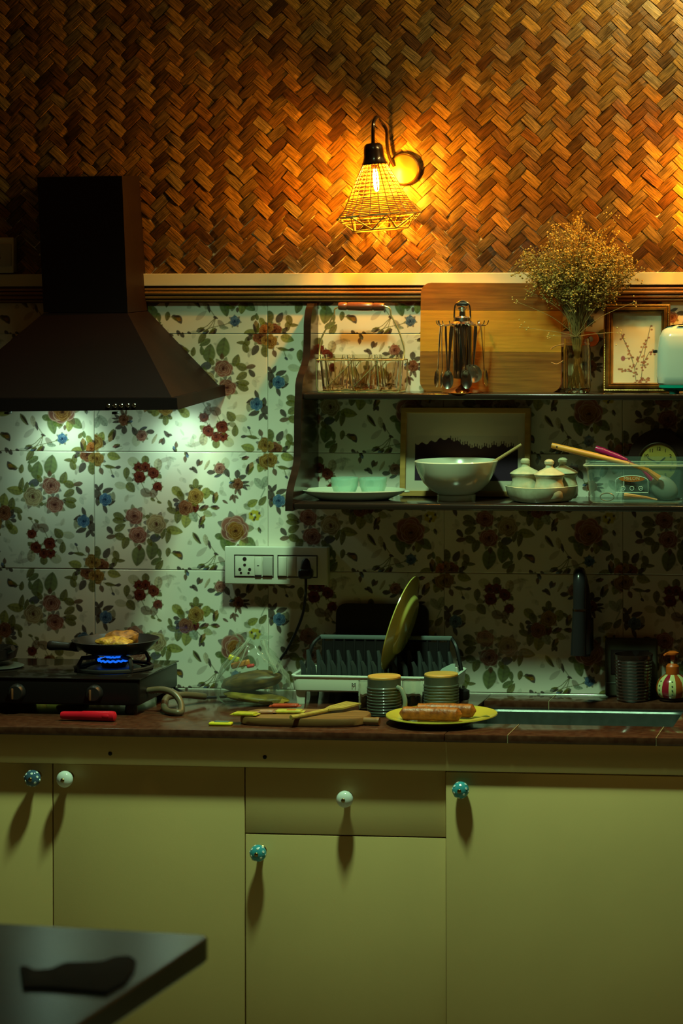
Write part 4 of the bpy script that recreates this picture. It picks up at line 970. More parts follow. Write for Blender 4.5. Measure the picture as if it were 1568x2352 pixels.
rs_ = random.Random(4)
def spr(pts_, nb):
    pp.line([(a * q, b * q) for a, b in pts_], 1.3 * q, (.10, .10, .06))
    for (x0, y0), (x1, y1) in zip(pts_[:-1], pts_[1:]):
        for i in range(nb):
            t = rs_.random(); x, y = x0 + (x1 - x0) * t + rs_.gauss(0, 3.2), y0 + (y1 - y0) * t + rs_.gauss(0, 3.2)
            pp.blob(x * q, y * q, 2.6 * q, 2.3 * q, (.20, .05, .03) if rs_.random() < .7 else (.34, .13, .05), .95, .4); pp.blob(x * q - .5 * q, y * q - .5 * q, 1.0 * q, .9 * q, (.46, .24, .12), .8)
spr([(62, 150), (66, 110), (72, 72), (82, 28)], 3); spr([(52, 150), (48, 118), (40, 92), (18, 44)], 3); spr([(66, 110), (80, 84), (94, 84)], 7); spr([(54, 130), (36, 126), (14, 122)], 7)
spr([(60, 145), (70, 146), (80, 142)], 8); spr([(48, 118), (60, 92), (72, 60)], 7); spr([(44, 104), (36, 82), (20, 48)], 7); spr([(60, 112), (76, 112)], 6); pp.line([(24 * q, 98 * q), (44 * q, 96 * q)], 1.2 * q, (.1, .1, .06)); pp.blob(23 * q, 98 * q, 5 * q, 6 * q, (.26, .07, .08), .95)
me = pp.mesh('picture', print_mat('pressed_flower_print', .5)); o = bpy.data.objects.new('picture', me); C.objects.link(o); o.parent = ft; o.location = (.022, -.004, .022)
MB().box((fw / 2, -.0015, fh / 2), (fw - .006, .003, fh - .006)).build('back_board', carc, ft)

# ---- white rounded appliance with a teal base
YT = -0.106
t0 = shelf_pt(1508, YT, ZU); k = mm(1, YT)
ap = thing('toaster', 'glossy white rounded appliance on a teal base at the shelf end', 'toaster', (t0.x + 125 * k, YT, ZU))
gl_w = mat('white_enamel', lin(0.60, 0.68, 0.62), 0.18, coat=.4); teal = mat('teal_enamel', lin(0.0, 0.33, 0.25), 0.3)
def rbox_loft(hw_, hd2, prof_, r):
    loops = [[(p[0], p[1], z) for p in rrect(-hw_ + i, -hd2 + i, hw_ - i, hd2 - i, max(r - i * .4, .004), 6)] for i, z in prof_]
    return solid(*[[Vector(p) for p in l_] for l_ in loops])
rbox_loft(125 * k, .042, [(6 * k, 19 * k), (2 * k, 24 * k), (0, 40 * k), (2 * k, 100 * k), (6 * k, 128 * k), (13 * k, 143 * k), (24 * k, 152 * k), (40 * k, 156 * k)], .035).build('body', gl_w, ap)
rbox_loft(122 * k, .040, [(22 * k, 5 * k), (12 * k, 8 * k), (2 * k, 14 * k), (2 * k, 19.5 * k)], .035).build('base', teal, ap)
for x in (-85, 85):
    for y in (-1, 1): MB().lathe([(9 * k, 0), (9 * k, 3 * k), (12 * k, 7 * k)], 14, c=(x * k, y * .022, .0003)).build('foot', mat('teal_foot', lin(.0, .12, .09), .5), ap)
for y in (-.016, .016): MB().box((0, y, 156 * k), (150 * k, .012, .002)).build('slot', black_p, ap)
MB().box((-125 * k - .004, 0, 95 * k), (.010, .02, .008), .003).build('lever', black_p, ap)

def text(name, body, size, M, m_, parent, ext=.0002, align='CENTER'):
    cu = bpy.data.curves.new(name, 'FONT'); cu.body = body; cu.size = size; cu.extrude = ext; cu.align_x = align; cu.align_y = 'CENTER'; cu.resolution_u = 3
    tmp = bpy.data.objects.new(name, cu); C.objects.link(tmp)
    dg = bpy.context.evaluated_depsgraph_get(); me = bpy.data.meshes.new_from_object(tmp.evaluated_get(dg))
    bpy.data.objects.remove(tmp); bpy.data.curves.remove(cu)
    me.transform(M); me.materials.clear(); me.materials.append(m_)
    o = bpy.data.objects.new(name, me); C.objects.link(o); o.parent = parent; return o
FACE = Matrix.Rotation(R_(90), 4, 'X')                        # text facing the viewer (-y)

# ================================================================== LOWER SHELF
ceram = mat('pale_green_ceramic', lin(0.52, 0.52, 0.40), 0.22, coat=.3)
stone_c = mat('speckled_stoneware', lin(0.50, 0.48, 0.33), 0.3, col2=lin(0.40, 0.37, 0.24), scale=50)
# ---- landscape picture in a pale wooden frame
pine = wood('pale_frame_wood', lin(0.42, 0.24, 0.06), lin(0.32, 0.17, 0.04), 'x', .5)
YP = -0.032
lf, lw, lh = frame('landscape_picture', 'landscape photo in a thin pale wood frame behind the big bowl', 919, 937, 1217, 1141, YP, ZL, 14, pine, R_(5),
                   [(0, 0), (0, .013), (.0012, .014), (.013, .014), (.0142, .013), (.0142, 0)])
pp = Print(lw - .028, lh - .028, .0011, lin(0.46, 0.42, 0.32)); q = (lw - .028) / 268.0
pp.rect(20 * q, 50 * q, 252 * q, 150 * q, (.40, .37, .30))
def hill(X, Y):
    x, y = X / q, Y / q; top = 62 + 6 * np.sin(x * .05) + 16 * np.clip((x - 80) / 150, 0, 1) + 3 * np.sin(x * .31); tr = np.where((x > 95) & (np.sin(x * 1.15) > .45), -7, 0)
    return (y > top + tr) & (y < 150) & (x > 20) & (x < 252)
pp.poly(hill, (.022, .010, .022))
me = pp.mesh('picture', print_mat('landscape_print', .35)); o = bpy.data.objects.new('picture', me); C.objects.link(o); o.parent = lf; o.location = (.014, -.005, .014)
MB().box((lw / 2, -.0015, lh / 2), (lw - .006, .003, lh - .006)).build('back_board', carc, lf)

# ---- oval dish with two glass ramekins
YO = -0.125
d0 = shelf_pt(812, YO, ZL); k = mm(1, YO)
od = thing('oval_dish', 'pale oval serving dish carrying two glass bowls', 'dish', d0)
MB().lathe([(.001, 0), (80 * k, 0), (86 * k, 3 * k), (112 * k, 14 * k), (121 * k, 21 * k), (120 * k, 23.5 * k), (108 * k, 17 * k), (84 * k, 7 * k), (.001, 6 * k)], 56, sy=.62).build('dish_body', ceram, od)
MB().ball((122 * k, 0, 19 * k), (9 * k, 9 * k, 2.6 * k)).build('dish_lug', ceram, od)
ram = glassy('aqua_glass', (0.42, 0.72, 0.60, 1), 0.30, .06, .8)
r0 = None
for i, (u, lab) in enumerate(((791, 'small ribbed glass bowl on the oval dish, nearer the shelf side panel'), (856, 'small ribbed glass bowl on the oval dish, nearer the big bowl'))):
    p = shelf_pt(u, YO, ZL + 7.2 * k)
    if r0 is None:
        rb = lambda a, r, z: r * (1 + .02 * math.cos(30 * a) * (1 if 3 * k < z < 24 * k else 0))
        m_ = MB().lathe([(.0005, 0), (20 * k, 0), (23 * k, 3 * k), (31 * k, 26 * k), (30 * k, 30 * k), (32 * k, 36 * k), (31.5 * k, 43 * k), (29.5 * k, 43 * k), (29.5 * k, 36 * k), (27.5 * k, 30 * k), (28 * k, 25 * k), (20 * k, 5 * k), (.0005, 4 * k)], 60, fn=rb)
        r0 = o = m_.build('glass_bowl', ram, None, p)
    else: o = r0.copy(); C.objects.link(o); o.location = p
    tag(o, lab, 'bowl', 'glass bowls on the oval dish')

# ---- big bowl and the spoon in it
YW = -0.135
w0 = shelf_pt(1047, YW, ZL); k = mm(1, YW)
bl = thing('mixing_bowl', 'large pale ceramic footed bowl in front of the landscape picture', 'bowl', w0)
MB().lathe([(.001, 3 * k), (38 * k, 0), (44 * k, 0), (44 * k, 13 * k), (40 * k, 15 * k), (58 * k, 24 * k), (76 * k, 42 * k), (88 * k, 66 * k), (95.5 * k, 90 * k), (94 * k, 92 * k), (91 * k, 89 * k), (84 * k, 66 * k), (72 * k, 44 * k), (52 * k, 26 * k), (.001, 20 * k)], 64).build('bowl_body', ceram, bl)
ws = wood('spoon_wood', lin(0.40, 0.25, 0.09), lin(0.30, 0.17, 0.05), 'x', .6)
a_, b_ = w0 + Vector((10 * k, .01, 40 * k)), at(1197, 1021, YW + .03)
MB().tube([a_, a_.lerp(b_, .5), b_], [4.5 * k, 4.2 * k, 3.4 * k], 10).build('wooden_stick', ws, None)
tag(bpy.data.objects['wooden_stick'], 'thin wooden spoon handle sticking out of the big bowl', 'wooden spoon')

# ---- three lidded pots in a shaped tray
YQ = -0.150
q0 = shelf_pt(1240, YQ, ZL); k = mm(1, YQ)
tr_ = thing('pot_tray', 'pale scalloped stoneware tray under three lidded pots', 'tray', q0)
sc3 = lambda a, r, z: r * (1 + .10 * math.cos(3 * (a - .5)))
MB().lathe([(.001, 0), (58 * k, 0), (66 * k, 2 * k), (76 * k, 14 * k), (80 * k, 30 * k), (81 * k, 35 * k), (78 * k, 36 * k), (75 * k, 30 * k), (70 * k, 10 * k), (.001, 5 * k)], 60, fn=sc3, sy=.78).build('tray_body', stone_c, tr_)
pt0 = None
for (dx, dy, lab) in ((-37, .012, 'pale lidded stoneware pot at the left of the tray'), (24, -.022, 'pale lidded stoneware pot at the front middle of the tray'), (46, .040, 'pale lidded stoneware pot at the back right of the tray')):
    p = q0 + Vector((dx * k, dy, 5.2 * k))
    if pt0 is None:
        t = thing('lidded_pot', lab, 'pot', p, group='pots on the scalloped tray')
        MB().lathe([(.001, 0), (30 * k, 0), (34 * k, 6 * k), (35 * k, 18 * k), (33 * k, 34 * k), (30 * k, 42 * k), (31 * k, 50 * k), (34 * k, 55 * k), (33 * k, 57 * k), (.001, 55 * k)], 40).build('pot_body', stone_c, t)
        MB().lathe([(35 * k, 57.3 * k), (35 * k, 59 * k), (28 * k, 64 * k), (16 * k, 70 * k), (9 * k, 74 * k), (8 * k, 79 * k), (11 * k, 83 * k), (11 * k, 88 * k), (7 * k, 92 * k), (.001, 93 * k)], 36).build('lid', stone_c, t)
        pt0 = t
    else: dup(pt0, loc=p, label=lab)

# ---- clear plastic box of utensils
clearp = glassy('clear_plastic', (0.30, 0.42, 0.36, 1), 0.16, .12)
YX = -0.145
x0_ = shelf_pt(1340, YX - .06, ZL); k = mm(1, YX - .06)
bx = thing('plastic_box', 'clear plastic food box with a badge, full of utensils', 'plastic box', (x0_.x + 118 * k, YX, ZL + .0004))
bxl = [(22 * k, 1 * k), (18 * k, 1 * k), (13 * k, 6 * k), (5 * k, 78 * k), (4 * k, 82 * k), (-1 * k, 84 * k), (-1 * k, 90 * k), (3 * k, 92 * k), (3 * k, 100 * k)]
loops = [[Vector((p[0], p[1], z)) for p in rrect(-118 * k + i, -.068 + i * .6, 118 * k - i, .068 - i * .6, .012, 5)] for i, z in bxl]
n = len(loops[0]); m_ = MB(); m_.add([p for l_ in loops for p in l_], [tuple(range(n))] + [(a * n + i, a * n + (i + 1) % n, (a + 1) * n + (i + 1) % n, (a + 1) * n + i) for a in range(len(loops) - 1) for i in range(n)])
m_.build('box_body', clearp, bx)
MB().tube([(p[0], p[1], 87 * k) for p in rrect(-119 * k, -.0685, 119 * k, .0685, .012, 5)], 1.6 * k, 6, closed=True).build('box_lip', glassy('clear_plastic_lip', (.55, .58, .42, 1), .55, .15), bx)
# badge: outline, orange top field, wording and three round marks
bc = Vector(((1451 - 1458) * k, -.0672 , 45 * k))
tilt_m = Matrix.Translation(bc) @ Matrix.Rotation(R_(5), 4, 'X')
outl = [(-37 * k, -19 * k), (37 * k, -19 * k), (37 * k, 8 * k)] + [(37 * k * math.cos(a), 8 * k + 12 * k * math.sin(a)) for a in ell(.2, math.pi - .2, 10)] + [(-37 * k, 8 * k)]
pale_l = mat('badge_line', lin(.45, .62, .52), .4); orange_l = mat('badge_orange', lin(.50, .13, .02), .4)
MB().tube([(p[0], 0, p[1]) for p in outl], .9 * k, 5, closed=True, M=tilt_m).build('badge_outline', pale_l, bx)
MB().prism([(30 * k * math.cos(a), 13 * k + 7 * k * math.sin(a)) for a in ell(0, 2 * math.pi * 19 / 20, 20)], -.0004, .0004, 'xz', M=tilt_m).build('badge_field', orange_l, bx)
text('badge_wording', 'MELON', 11 * k, tilt_m @ Matrix.Translation((0, -.0008, 13 * k)) @ FACE, mat('badge_letters', lin(.70, .55, .30), .4), bx)
for x_, w_ in ((-8, 5), (2, 9)): MB().box((0, 0, 0), (w_ * k, .0008, 2.6 * k), M=tilt_m @ Matrix.Translation((x_ * k, -.0006, 2.5 * k))).build('badge_smudge', hole_m, bx)
for i, x in enumerate((-20, 0, 20)):
    MB().tube([(x * k + 4.5 * k * math.cos(a), -.0006, -9 * k + 4.5 * k * math.sin(a)) for a in ell(0, 2 * math.pi * 15 / 16, 16)], .8 * k, 5, closed=True, M=tilt_m).build('badge_mark', pale_l, bx)
    if i != 1: MB().tube([((x - 2.5) * k, -.0006, -11 * k), (x * k, -.0006, -8 * k), ((x + 2.5) * k, -.0006, -10 * k)], .6 * k, 4, M=tilt_m).build('badge_mark_detail', pale_l, bx)
# utensils in the box
bz = ZL + 3 * k; bcx = bx.location.x
oh = wood('orange_handle', lin(.62, .27, .035), lin(.5, .2, .025), 'x', .45)
a_, b_ = at(1267, 1023, YX - .01), at(1445, 1066, YX - .02)
ut = thing('wooden_turner', 'orange-brown wooden utensil handle jutting out over the plastic box', 'utensil', b_)
MB().tube([a_ - b_, (a_ - b_) * .5, Vector((0, 0, 0))], [6.5 * k, 7.5 * k, 5 * k], 12).build('handle', oh, ut)
MB().ball((a_ - b_) * .93 + Vector((0, -6.5 * k, 0)), (2.2 * k, 1.2 * k, 2.2 * k), 8, 6).build('hang_hole', hole_m, ut)
MB().tube([Vector((0, 0, 0)), Vector((40 * k, .01, -14 * k)), Vector((66 * k, .015, -34 * k))], [4 * k, 5 * k, 8 * k], 8).build('blade', oh, ut)
mg = mat('magenta_plastic', lin(.32, .008, .075), .22)
a_, b_ = at(1368, 1030, YX + .02), at(1440, 1058, YX + .01)
um = thing('spatula', 'shiny magenta spatula handle leaning in the plastic box', 'utensil', b_)
MB().tube([a_ - b_, (a_ - b_) * .75, (a_ - b_) * .70, (a_ - b_) * .3, Vector((0, 0, 0))], [7 * k, 8.5 * k, 7.6 * k, 7.5 * k, 4.5 * k], 14).build('handle', mg, um)
MB().tube([Vector((0, 0, 0)), Vector((34 * k, .01, -22 * k)), Vector((58 * k, .01, -46 * k))], [3 * k, 3 * k, 7 * k], 8).build('blade', mg, um)
tin = mat('dull_utensil_metal', lin(.45, .45, .36), .35, metal=.8)
o = MB().ball((0, 0, 0), (36 * k, 16 * k, 26 * k), 24, 14).build('rice_scoop', mat('pale_scoop', lin(.16, .20, .16), .4), None, Vector((at(1522, 1110, YX).x, YX + .02, ZL + 31 * k)), (0, R_(35), 0)); tag(o, 'pale oval scoop seen through the plastic box, right end', 'utensil')
o = MB().tube([(16 * k * math.cos(a), 0, 9 * k * math.sin(a)) for a in ell(0, 2 * math.pi * 19 / 20, 20)], 1.2 * k, 6, closed=True).build('whisk_ring', tin, None, Vector((at(1399, 1137, YX).x, YX - .04, ZL + 14 * k))); tag(o, 'small oval metal ring lying in the plastic box', 'utensil')
o = MB().tube([(-40 * k, 0, 4 * k), (10 * k, 0, 0), (36 * k, 0, -5 * k)], [7 * k, 3 * k, 2 * k], 8).build('butter_knife', mat('pale_knife', lin(.5, .42, .22), .4), None, Vector((at(1477, 1137, YX).x, YX - .035, ZL + 13 * k))); tag(o, 'pale short utensil lying flat in the plastic box', 'utensil')

# ---- clock in the shadow behind
YK = -0.045
k = mm(1, YK); c0_ = shelf_pt(1513, YK, ZL)
ck = thing('table_clock', 'dark mantel clock with a yellowed dial behind the plastic box', 'clock', c0_)
rc = 62 * k; cz = at(1513, 1062, YK).z - ZL
poly = [(-78 * k, 0), (78 * k, 0), (78 * k, cz)] + [(70 * k * math.cos(a), cz + 76 * k * math.sin(a)) for a in ell(.12, math.pi - .12, 16)] + [(-78 * k, cz)]
MB().prism(poly, -.016, .030, 'xz').build('case', mat('clock_case', lin(.022, .010, .008), .35), ck, smooth=30)
MB().lathe([(42 * k, -.001), (42 * k, .001), (.001, .0015)], 48, Matrix.Translation((0, -.0165, cz)) @ FACE).build('dial', mat('old_dial', lin(.40, .30, .05), .5, var=.2, scale=20), ck)
MB().tube([(45 * k * math.cos(a), -.018, cz + 45 * k * math.sin(a)) for a in ell(0, 2 * math.pi * 47 / 48, 48)], 3 * k, 8, closed=True).build('bezel', mat('clock_bezel', lin(.05, .03, .015), .3, metal=.5), ck)
for h_ in range(12):
    a = R_(90 - 30 * h_); text('numeral', str(h_ or 12), 11 * k, Matrix.Translation((32 * k * math.cos(a), -.0184, cz + 32 * k * math.sin(a))) @ FACE, hole_m, ck)
for a, L in ((R_(40), 20), (R_(155), 27)): MB().tube([(0, -.019, cz), (L * k * math.cos(a), -.019, cz + L * k * math.sin(a))], [1.4 * k, .6 * k], 6).build('hand', hole_m, ck)

# ================================================================== ON THE WORKTOP
ZC = Z_COUNTER
# ---- gas stove
iron = mat('black_stove_enamel', lin(0.008, 0.005, 0.005), 0.35, spec=.3); iron2 = mat('cast_iron', lin(0.014, 0.009, 0.009), 0.55)
ys_f = on(320, 1645, ZC).y; ys_b = -0.12
xr_s = at(320, 1600, ys_f).x; xl_s = xr_s - 0.58
zt_s = at(320, 1562, ys_f).z - ZC; zb_s = at(320, 1622, ys_f).z - ZC
sv = thing('gas_stove', 'black two-burner gas stove under the cooker hood', 'stove', ((xl_s + xr_s) / 2, (ys_f + ys_b) / 2, ZC))
sw, sd = xr_s - xl_s, ys_b - ys_f; k = mm(1, ys_f)
MB().box((0, 0, (zt_s + zb_s) / 2), (sw, sd, zt_s - zb_s), .006, 3).build('body', iron, sv)
MB().box((0, 0, zt_s + .0012), (sw + .006, sd + .006, .0035), .0015).build('glass_top', mat('stove_glass', lin(.010, .007, .006), .10), sv)
for sx in (-1, 1):
    for sy in (-1, 1): MB().lathe([(.014, 0), (.016, .004), (.014, zb_s)], 14, c=(sx * (sw / 2 - .03), sy * (sd / 2 - .03), 0)).build('foot', black_p, sv)
def svx(u, Y): return at(u, 1590, Y).x - sv.location.x
for u in (218, 40):
    kc = Matrix.Translation((svx(u, ys_f), -sd / 2, (zt_s + zb_s) / 2 - .002)) @ FACE
    kn = MB().lathe([(.021, 0), (.020, .010), (.016, .016), (.001, .017)], 24, kc).build('control_knob', black_p, sv)
    MB().box((svx(u, ys_f) - .006, -sd / 2 - .019, (zt_s + zb_s) / 2 - .004), (.005, .004, .026), .001).build('knob_pointer', mat('knob_mark', lin(.14, .05, .02), .5), kn)
# burner under the pan
YBn = (ys_f + ys_b) / 2 + .0
bxn = svx(262, YBn)
zz = zt_s + .0032
MB().lathe([(.060, 0), (.066, .003), (.058, .006), (.001, .006)], 36, c=(bxn, 0, zz)).build('drip_plate', steel, sv)
MB().lathe([(.020, .005), (.030, .008), (.034, .018), (.034, .024), (.022, .028), (.001, .028)], 28, c=(bxn, 0, zz)).build('burner', iron2, sv)
sup = MB()
for i in range(4):
    a = R_(45 + 90 * i); c, s_ = math.cos(a), math.sin(a)
    MB().tube([(bxn + .092 * c, .092 * s_, zz + .002), (bxn + .094 * c, .094 * s_, zz + .018), (bxn + .085 * c, .085 * s_, zz + .034), (bxn + .045 * c, .045 * s_, zz + .034)], .0055, 6).build('pan_support', iron2, sv)
MB().tube([(bxn + .092 * math.cos(a), .092 * math.sin(a), zz + .005) for a in ell(0, 2 * math.pi * 35 / 36, 36)], .005, 6, closed=True).build('support_ring', iron2, sv)
flame = mat('gas_flame', lin(0, .05, .2), .5, emit=(0.01, 0.16, 1.0, 1), estr=0.9)
MB().tube([(bxn + .038 * math.cos(a), .038 * math.sin(a), zz + .023 + .0012 * math.sin(18 * a)) for a in ell(0, 2 * math.pi * 71 / 72, 72)], .0028, 6, closed=True).build('flame_ring', flame, sv)
MB().tube([(bxn + .018 * math.cos(a), .018 * math.sin(a), zz + .030 + .001 * math.sin(12 * a)) for a in ell(0, 2 * math.pi * 47 / 48, 48)], .0022, 6, closed=True).build('flame_ring', flame, sv)
bx2 = svx(20, YBn)
MB().lathe([(.060, 0), (.066, .003), (.058, .006), (.001, .006)], 36, c=(bx2 - .03, 0, zz)).build('drip_plate', steel, sv)
# ---- frying pan with golden food
zpan = ZC + zz + .040; pm = mat('nonstick_black', lin(.015, .009, .009), .30)
YPn = sv.location.y
pn0 = Vector((at(266, 1480, YPn).x, YPn, zpan)); k = mm(1, YPn)
fp = thing('frying_pan', 'black frying pan over the lit burner', 'frying pan', pn0)
zr = (at(266, 1468, YPn).z - zpan)
MB().lathe([(.001, 0), (60 * k, 0), (72 * k, 5 * k), (88 * k, zr * .6), (101 * k, zr), (99 * k, zr + .001), (84 * k, zr * .58), (68 * k, 8 * k), (.001, 4 * k)], 48).build('pan_body', pm, fp)
hpth = bez([(-88 * k, -.012, zr - 14 * k), (-104 * k, -.014, zr - 17 * k), (-128 * k, -.017, zr - 15 * k), (-157 * k, -.020, zr - 14 * k)], 5)
MB().tube(hpth, [15 * k, 15 * k, 14 * k, 13 * k, 11 * k, 10 * k, 9.5 * k, 9.5 * k, 9.5 * k, 9.5 * k, 10 * k, 10.5 * k, 11 * k, 11.5 * k, 11 * k, 8 * k], 12).build('handle', pm, fp)
gold = mat('fried_golden', lin(.60, .30, .03), .45, col2=lin(.26, .09, .01), scale=120, bump=.9, bscale=160)
brown_f = mat('fried_brown', lin(.36, .13, .02), .4, col2=lin(.13, .04, .01), scale=90, bump=.9, bscale=120)
def lump(name, c, r, m_, lab, cat, rot=(0, 0, 0), amp=.12, n=28, q=16, seed=1):
    g_ = random.Random(seed); ph = [g_.uniform(0, 6.28) for _ in range(6)]; o = MB().ball((0, 0, 0), r, n, q)
    o.v = [tuple(Vector(p) * (1 + amp * (math.sin(p[0] / r[0] * 5 + ph[0]) * math.sin(p[1] / r[1] * 4 + ph[1]) + .6 * math.sin(p[2] / r[2] * 7 + ph[2]) * math.sin(p[0] / r[0] * 9 + ph[3])))) for p in o.v]
    b = o.build(name, m_, None, c, rot); tag(b, lab, cat); return b
lump('fried_food', pn0 + Vector((4 * k, .02, zr - 2 * k)), (42 * k, .040, 20 * k), brown_f, 'browned fried piece at the back of the frying pan', 'food', (0, R_(-3), 0), seed=3)
lump('noodle_cake', pn0 + Vector((8 * k, -.030, zr - 4 * k)), (44 * k, .030, 14 * k), gold, 'golden crisp noodle cake at the front of the frying pan', 'food', (0, R_(3), 0), seed=5)
# pan on the far burner at the frame edge
lp0 = Vector((at(-22, 1530, YPn).x, YPn, zpan - .02))
lpn = thing('saucepan', 'dark pan on the left burner, cut by the photo edge', 'pan', lp0)
MB().lathe([(.001, 0), (52 * k, 0), (58 * k, 4 * k), (64 * k, 26 * k), (62.5 * k, 26 * k), (56 * k, 6 * k), (.001, 4 * k)], 40).build('pan_body', pm, lpn)
MB().tube([(40 * k, -.02, 20 * k), (58 * k, -.03, 27 * k), (68 * k, -.035, 31 * k)], [8 * k, 9 * k, 7 * k], 10).build('handle', pm, lpn)
# yellow cloths behind the stove
yel = mat('yellow_sponge', lin(.42, .36, .06), .9, var=.2, scale=60, bump=.4, bscale=200)
for (u, v, w_, h2_, lab) in ((72, 1578, 52, 66, 'tall yellow folded cloth standing behind the stove'), (126, 1578, 34, 54, 'short yellow sponge standing behind the stove')):
    p = at(u, v, -.055); kk = mm(1, -.055); b = MB().prism([(-w_ / 2 * kk, 0), (w_ / 2 * kk, 0), (w_ * .46 * kk, h2_ * .8 * kk), (w_ * .28 * kk, h2_ * kk), (-w_ * .2 * kk, h2_ * .97 * kk), (-w_ * .45 * kk, h2_ * .7 * kk)], -.02, .02, 'xz').build('sponge', yel, None, (p.x, -.055, ZC + .0004), smooth=30); tag(b, lab, 'sponge')
yb = MB().box((0, 0, .0125), (.11, .05, .024), .004).build('yellow_box', yel, None, (at(20, 1630, -.27).x, -.25, ZC + .0004)); tag(yb, 'flat yellow pack lying under the stove', 'pack')
yb = MB().box((0, 0, .010), (.07, .05, .018), .004).build('yellow_box', yel, None, (at(160, 1630, -.27).x, -.25, ZC + .0004)); tag(yb, 'yellow pack under the stove behind the red lighter', 'pack')
# ---- red gas lighter
rp = on(203, 1656, ZC); k = mm(1, rp.y); red = mat('red_plastic', lin(.52, .008, .020), .25)
gl = thing('gas_lighter', 'red gas lighter lying in front of the stove', 'lighter', rp + Vector((0, 0, 0)), (0, 0, R_(-2)))
r_l = 11.5 * k
MB().lathe([(.002, -66 * k), (8 * k, -66 * k), (9 * k, -60 * k), (10 * k, -15 * k), (11 * k, -13 * k), (11.5 * k, 30 * k), (12 * k, 56 * k), (11 * k, 64 * k), (6 * k, 67 * k), (.002, 67 * k)], 24, Matrix.Translation((0, 0, 12.2 * k)) @ Matrix.Rotation(R_(90), 4, 'Y')).build('barrel', red, gl)
MB().ball((46 * k, -8 * k, 13 * k), (14 * k, 5 * k, 6 * k), 16, 10).build('thumb_button', red, gl)
# ---- gas hose with its metal nozzle
hz0 = at(322, 1587, ys_f + .05)
hs = thing('gas_hose', 'grey-brown rubber gas hose looping from the stove to the worktop', 'hose', (hz0.x, hz0.y, ZC))
def HP(u, v, Y): return at(u, v, Y) - Vector(hs.location)
MB().tube([HP(322, 1587, ys_f + .06), HP(340, 1587, ys_f + .06)], .0065, 12).build('nozzle', brass, hs)
for i in range(4): MB().tube([HP(341 + i * 6, 1586.5, ys_f + .06), HP(344 + i * 6, 1586.5, ys_f + .06)], .0085, 12).build('clamp_ring', steel, hs)
pts_ = [HP(340, 1586.5, ys_f + .06), HP(372, 1584, ys_f + .055), HP(398, 1592, ys_f + .05), HP(414, 1612, ys_f + .04), HP(416, 1634, ys_f + .02), HP(404, 1646, ys_f + .01), HP(384, 1640, ys_f + .03), HP(377, 1622, ys_f + .06), HP(384, 1602, ys_f + .10), HP(420, 1596, ys_f + .14), HP(470, 1600, ys_f + .2)]
pts_ = [Vector((p.x, p.y, max(p.z, .0085))) for p in pts_]
MB().tube(bez(pts_, 6), .0082, 12).build('hose', mat('hose_rubber', lin(.10, .072, .04), .35), hs)
cb_ = [at(392, 1575, -.12), at(412, 1586, -.14), at(446, 1599, -.16), at(480, 1602, -.16), at(560, 1606, -.12)]
cb_ = [Vector((p.x, p.y, max(p.z, ZC + .004))) for p in cb_]
o = MB().tube([p - cb_[0] for p in bez(cb_, 6)], .0032, 8).build('black_cable', black_p, None, cb_[0]); tag(o, 'thin black cable trailing behind the plastic bag', 'cable')

# ---- clear plastic bag with leafy bundle
film = glassy('clear_bag_film', (0.50, 0.52, 0.40, 1), 0.035, .12, 1.0)
pb = on(572, 1622, ZC); k = mm(1, pb.y)
bg = thing('plastic_bag', 'crumpled clear plastic bag of bread and packets by the dish rack', 'bag', pb + Vector((0, .04, 0)))
g = random.Random(9); nn, q = 44, 18; vs, fs = [], []
pf = [(70, 2), (86, 10), (90, 30), (86, 52), (78, 72), (66, 92), (50, 112), (36, 128), (26, 140), (22, 148), (30, 154), (34, 162)]
for i, (r, z) in enumerate(pf):
    for j in range(nn):
        a = 2 * math.pi * j / nn; cr = 1 + .05 * math.sin(5 * a + z * .05) + (.10 if z > 70 else .02) * math.sin(9 * a + z * .09) + .03 * math.sin(17 * a)
        if z > 130: cr *= 1 + .35 * math.cos(2 * a)
        vs.append((r * cr * math.cos(a) * k - (4 * k if z > 100 else 0), r * cr * .62 * math.sin(a) * k, (z + 4 * math.sin(3 * a + i)) * k if i > 1 else z * k))
for i in range(len(pf) - 1):
    for j in range(nn): fs.append((i * nn + j, i * nn + (j + 1) % nn, (i + 1) * nn + (j + 1) % nn, (i + 1) * nn + j))
fs.append(tuple(range(nn)))
MB().add(vs, fs).build('film', film, bg, smooth=60)
fold_glint = glassy('bag_fold_glint', (0.60, 0.62, 0.50, 1), 0.30, .12, 1.0)  # paler, denser tubes along the folds stand in for highlights on the film
for pth, rr2 in (([(58 * k, -.020, 76 * k), (46 * k, -.026, 104 * k), (34 * k, -.024, 132 * k), (27 * k, -.020, 150 * k)], [6.5, 4.5, 3.2, 6]), ([(-80 * k, -.018, 58 * k), (-52 * k, -.030, 92 * k), (-24 * k, -.026, 126 * k), (-5 * k, -.016, 154 * k)], [1.6, 2.4, 3.4, 5]),
                 ([(-30 * k, -.040, 84 * k), (-18 * k, -.034, 108 * k), (-8 * k, -.024, 140 * k)], [1.0, 1.4, 1.8]), ([(-66 * k, -.030, 90 * k), (-40 * k, -.030, 118 * k), (-12 * k, -.02, 146 * k)], [1.0, 1.2, 1.6])):
    P_ = bez(pth, 5); MB().tube(P_, [np.interp(i_ / (len(P_) - 1) * (len(rr2) - 1), range(len(rr2)), rr2) * k for i_ in range(len(P_))], 7).build('bag_crease_glint', fold_glint, bg)
B0 = Vector(bg.location)
olive = mat('olive_brown_bread', lin(.17, .085, .014), .45, col2=lin(.06, .028, .006), scale=30, stretch=(.6, 3, 3), bump=.4)
olive2 = mat('olive_leaf', lin(.32, .21, .022), .45, col2=lin(.13, .075, .01), scale=30)
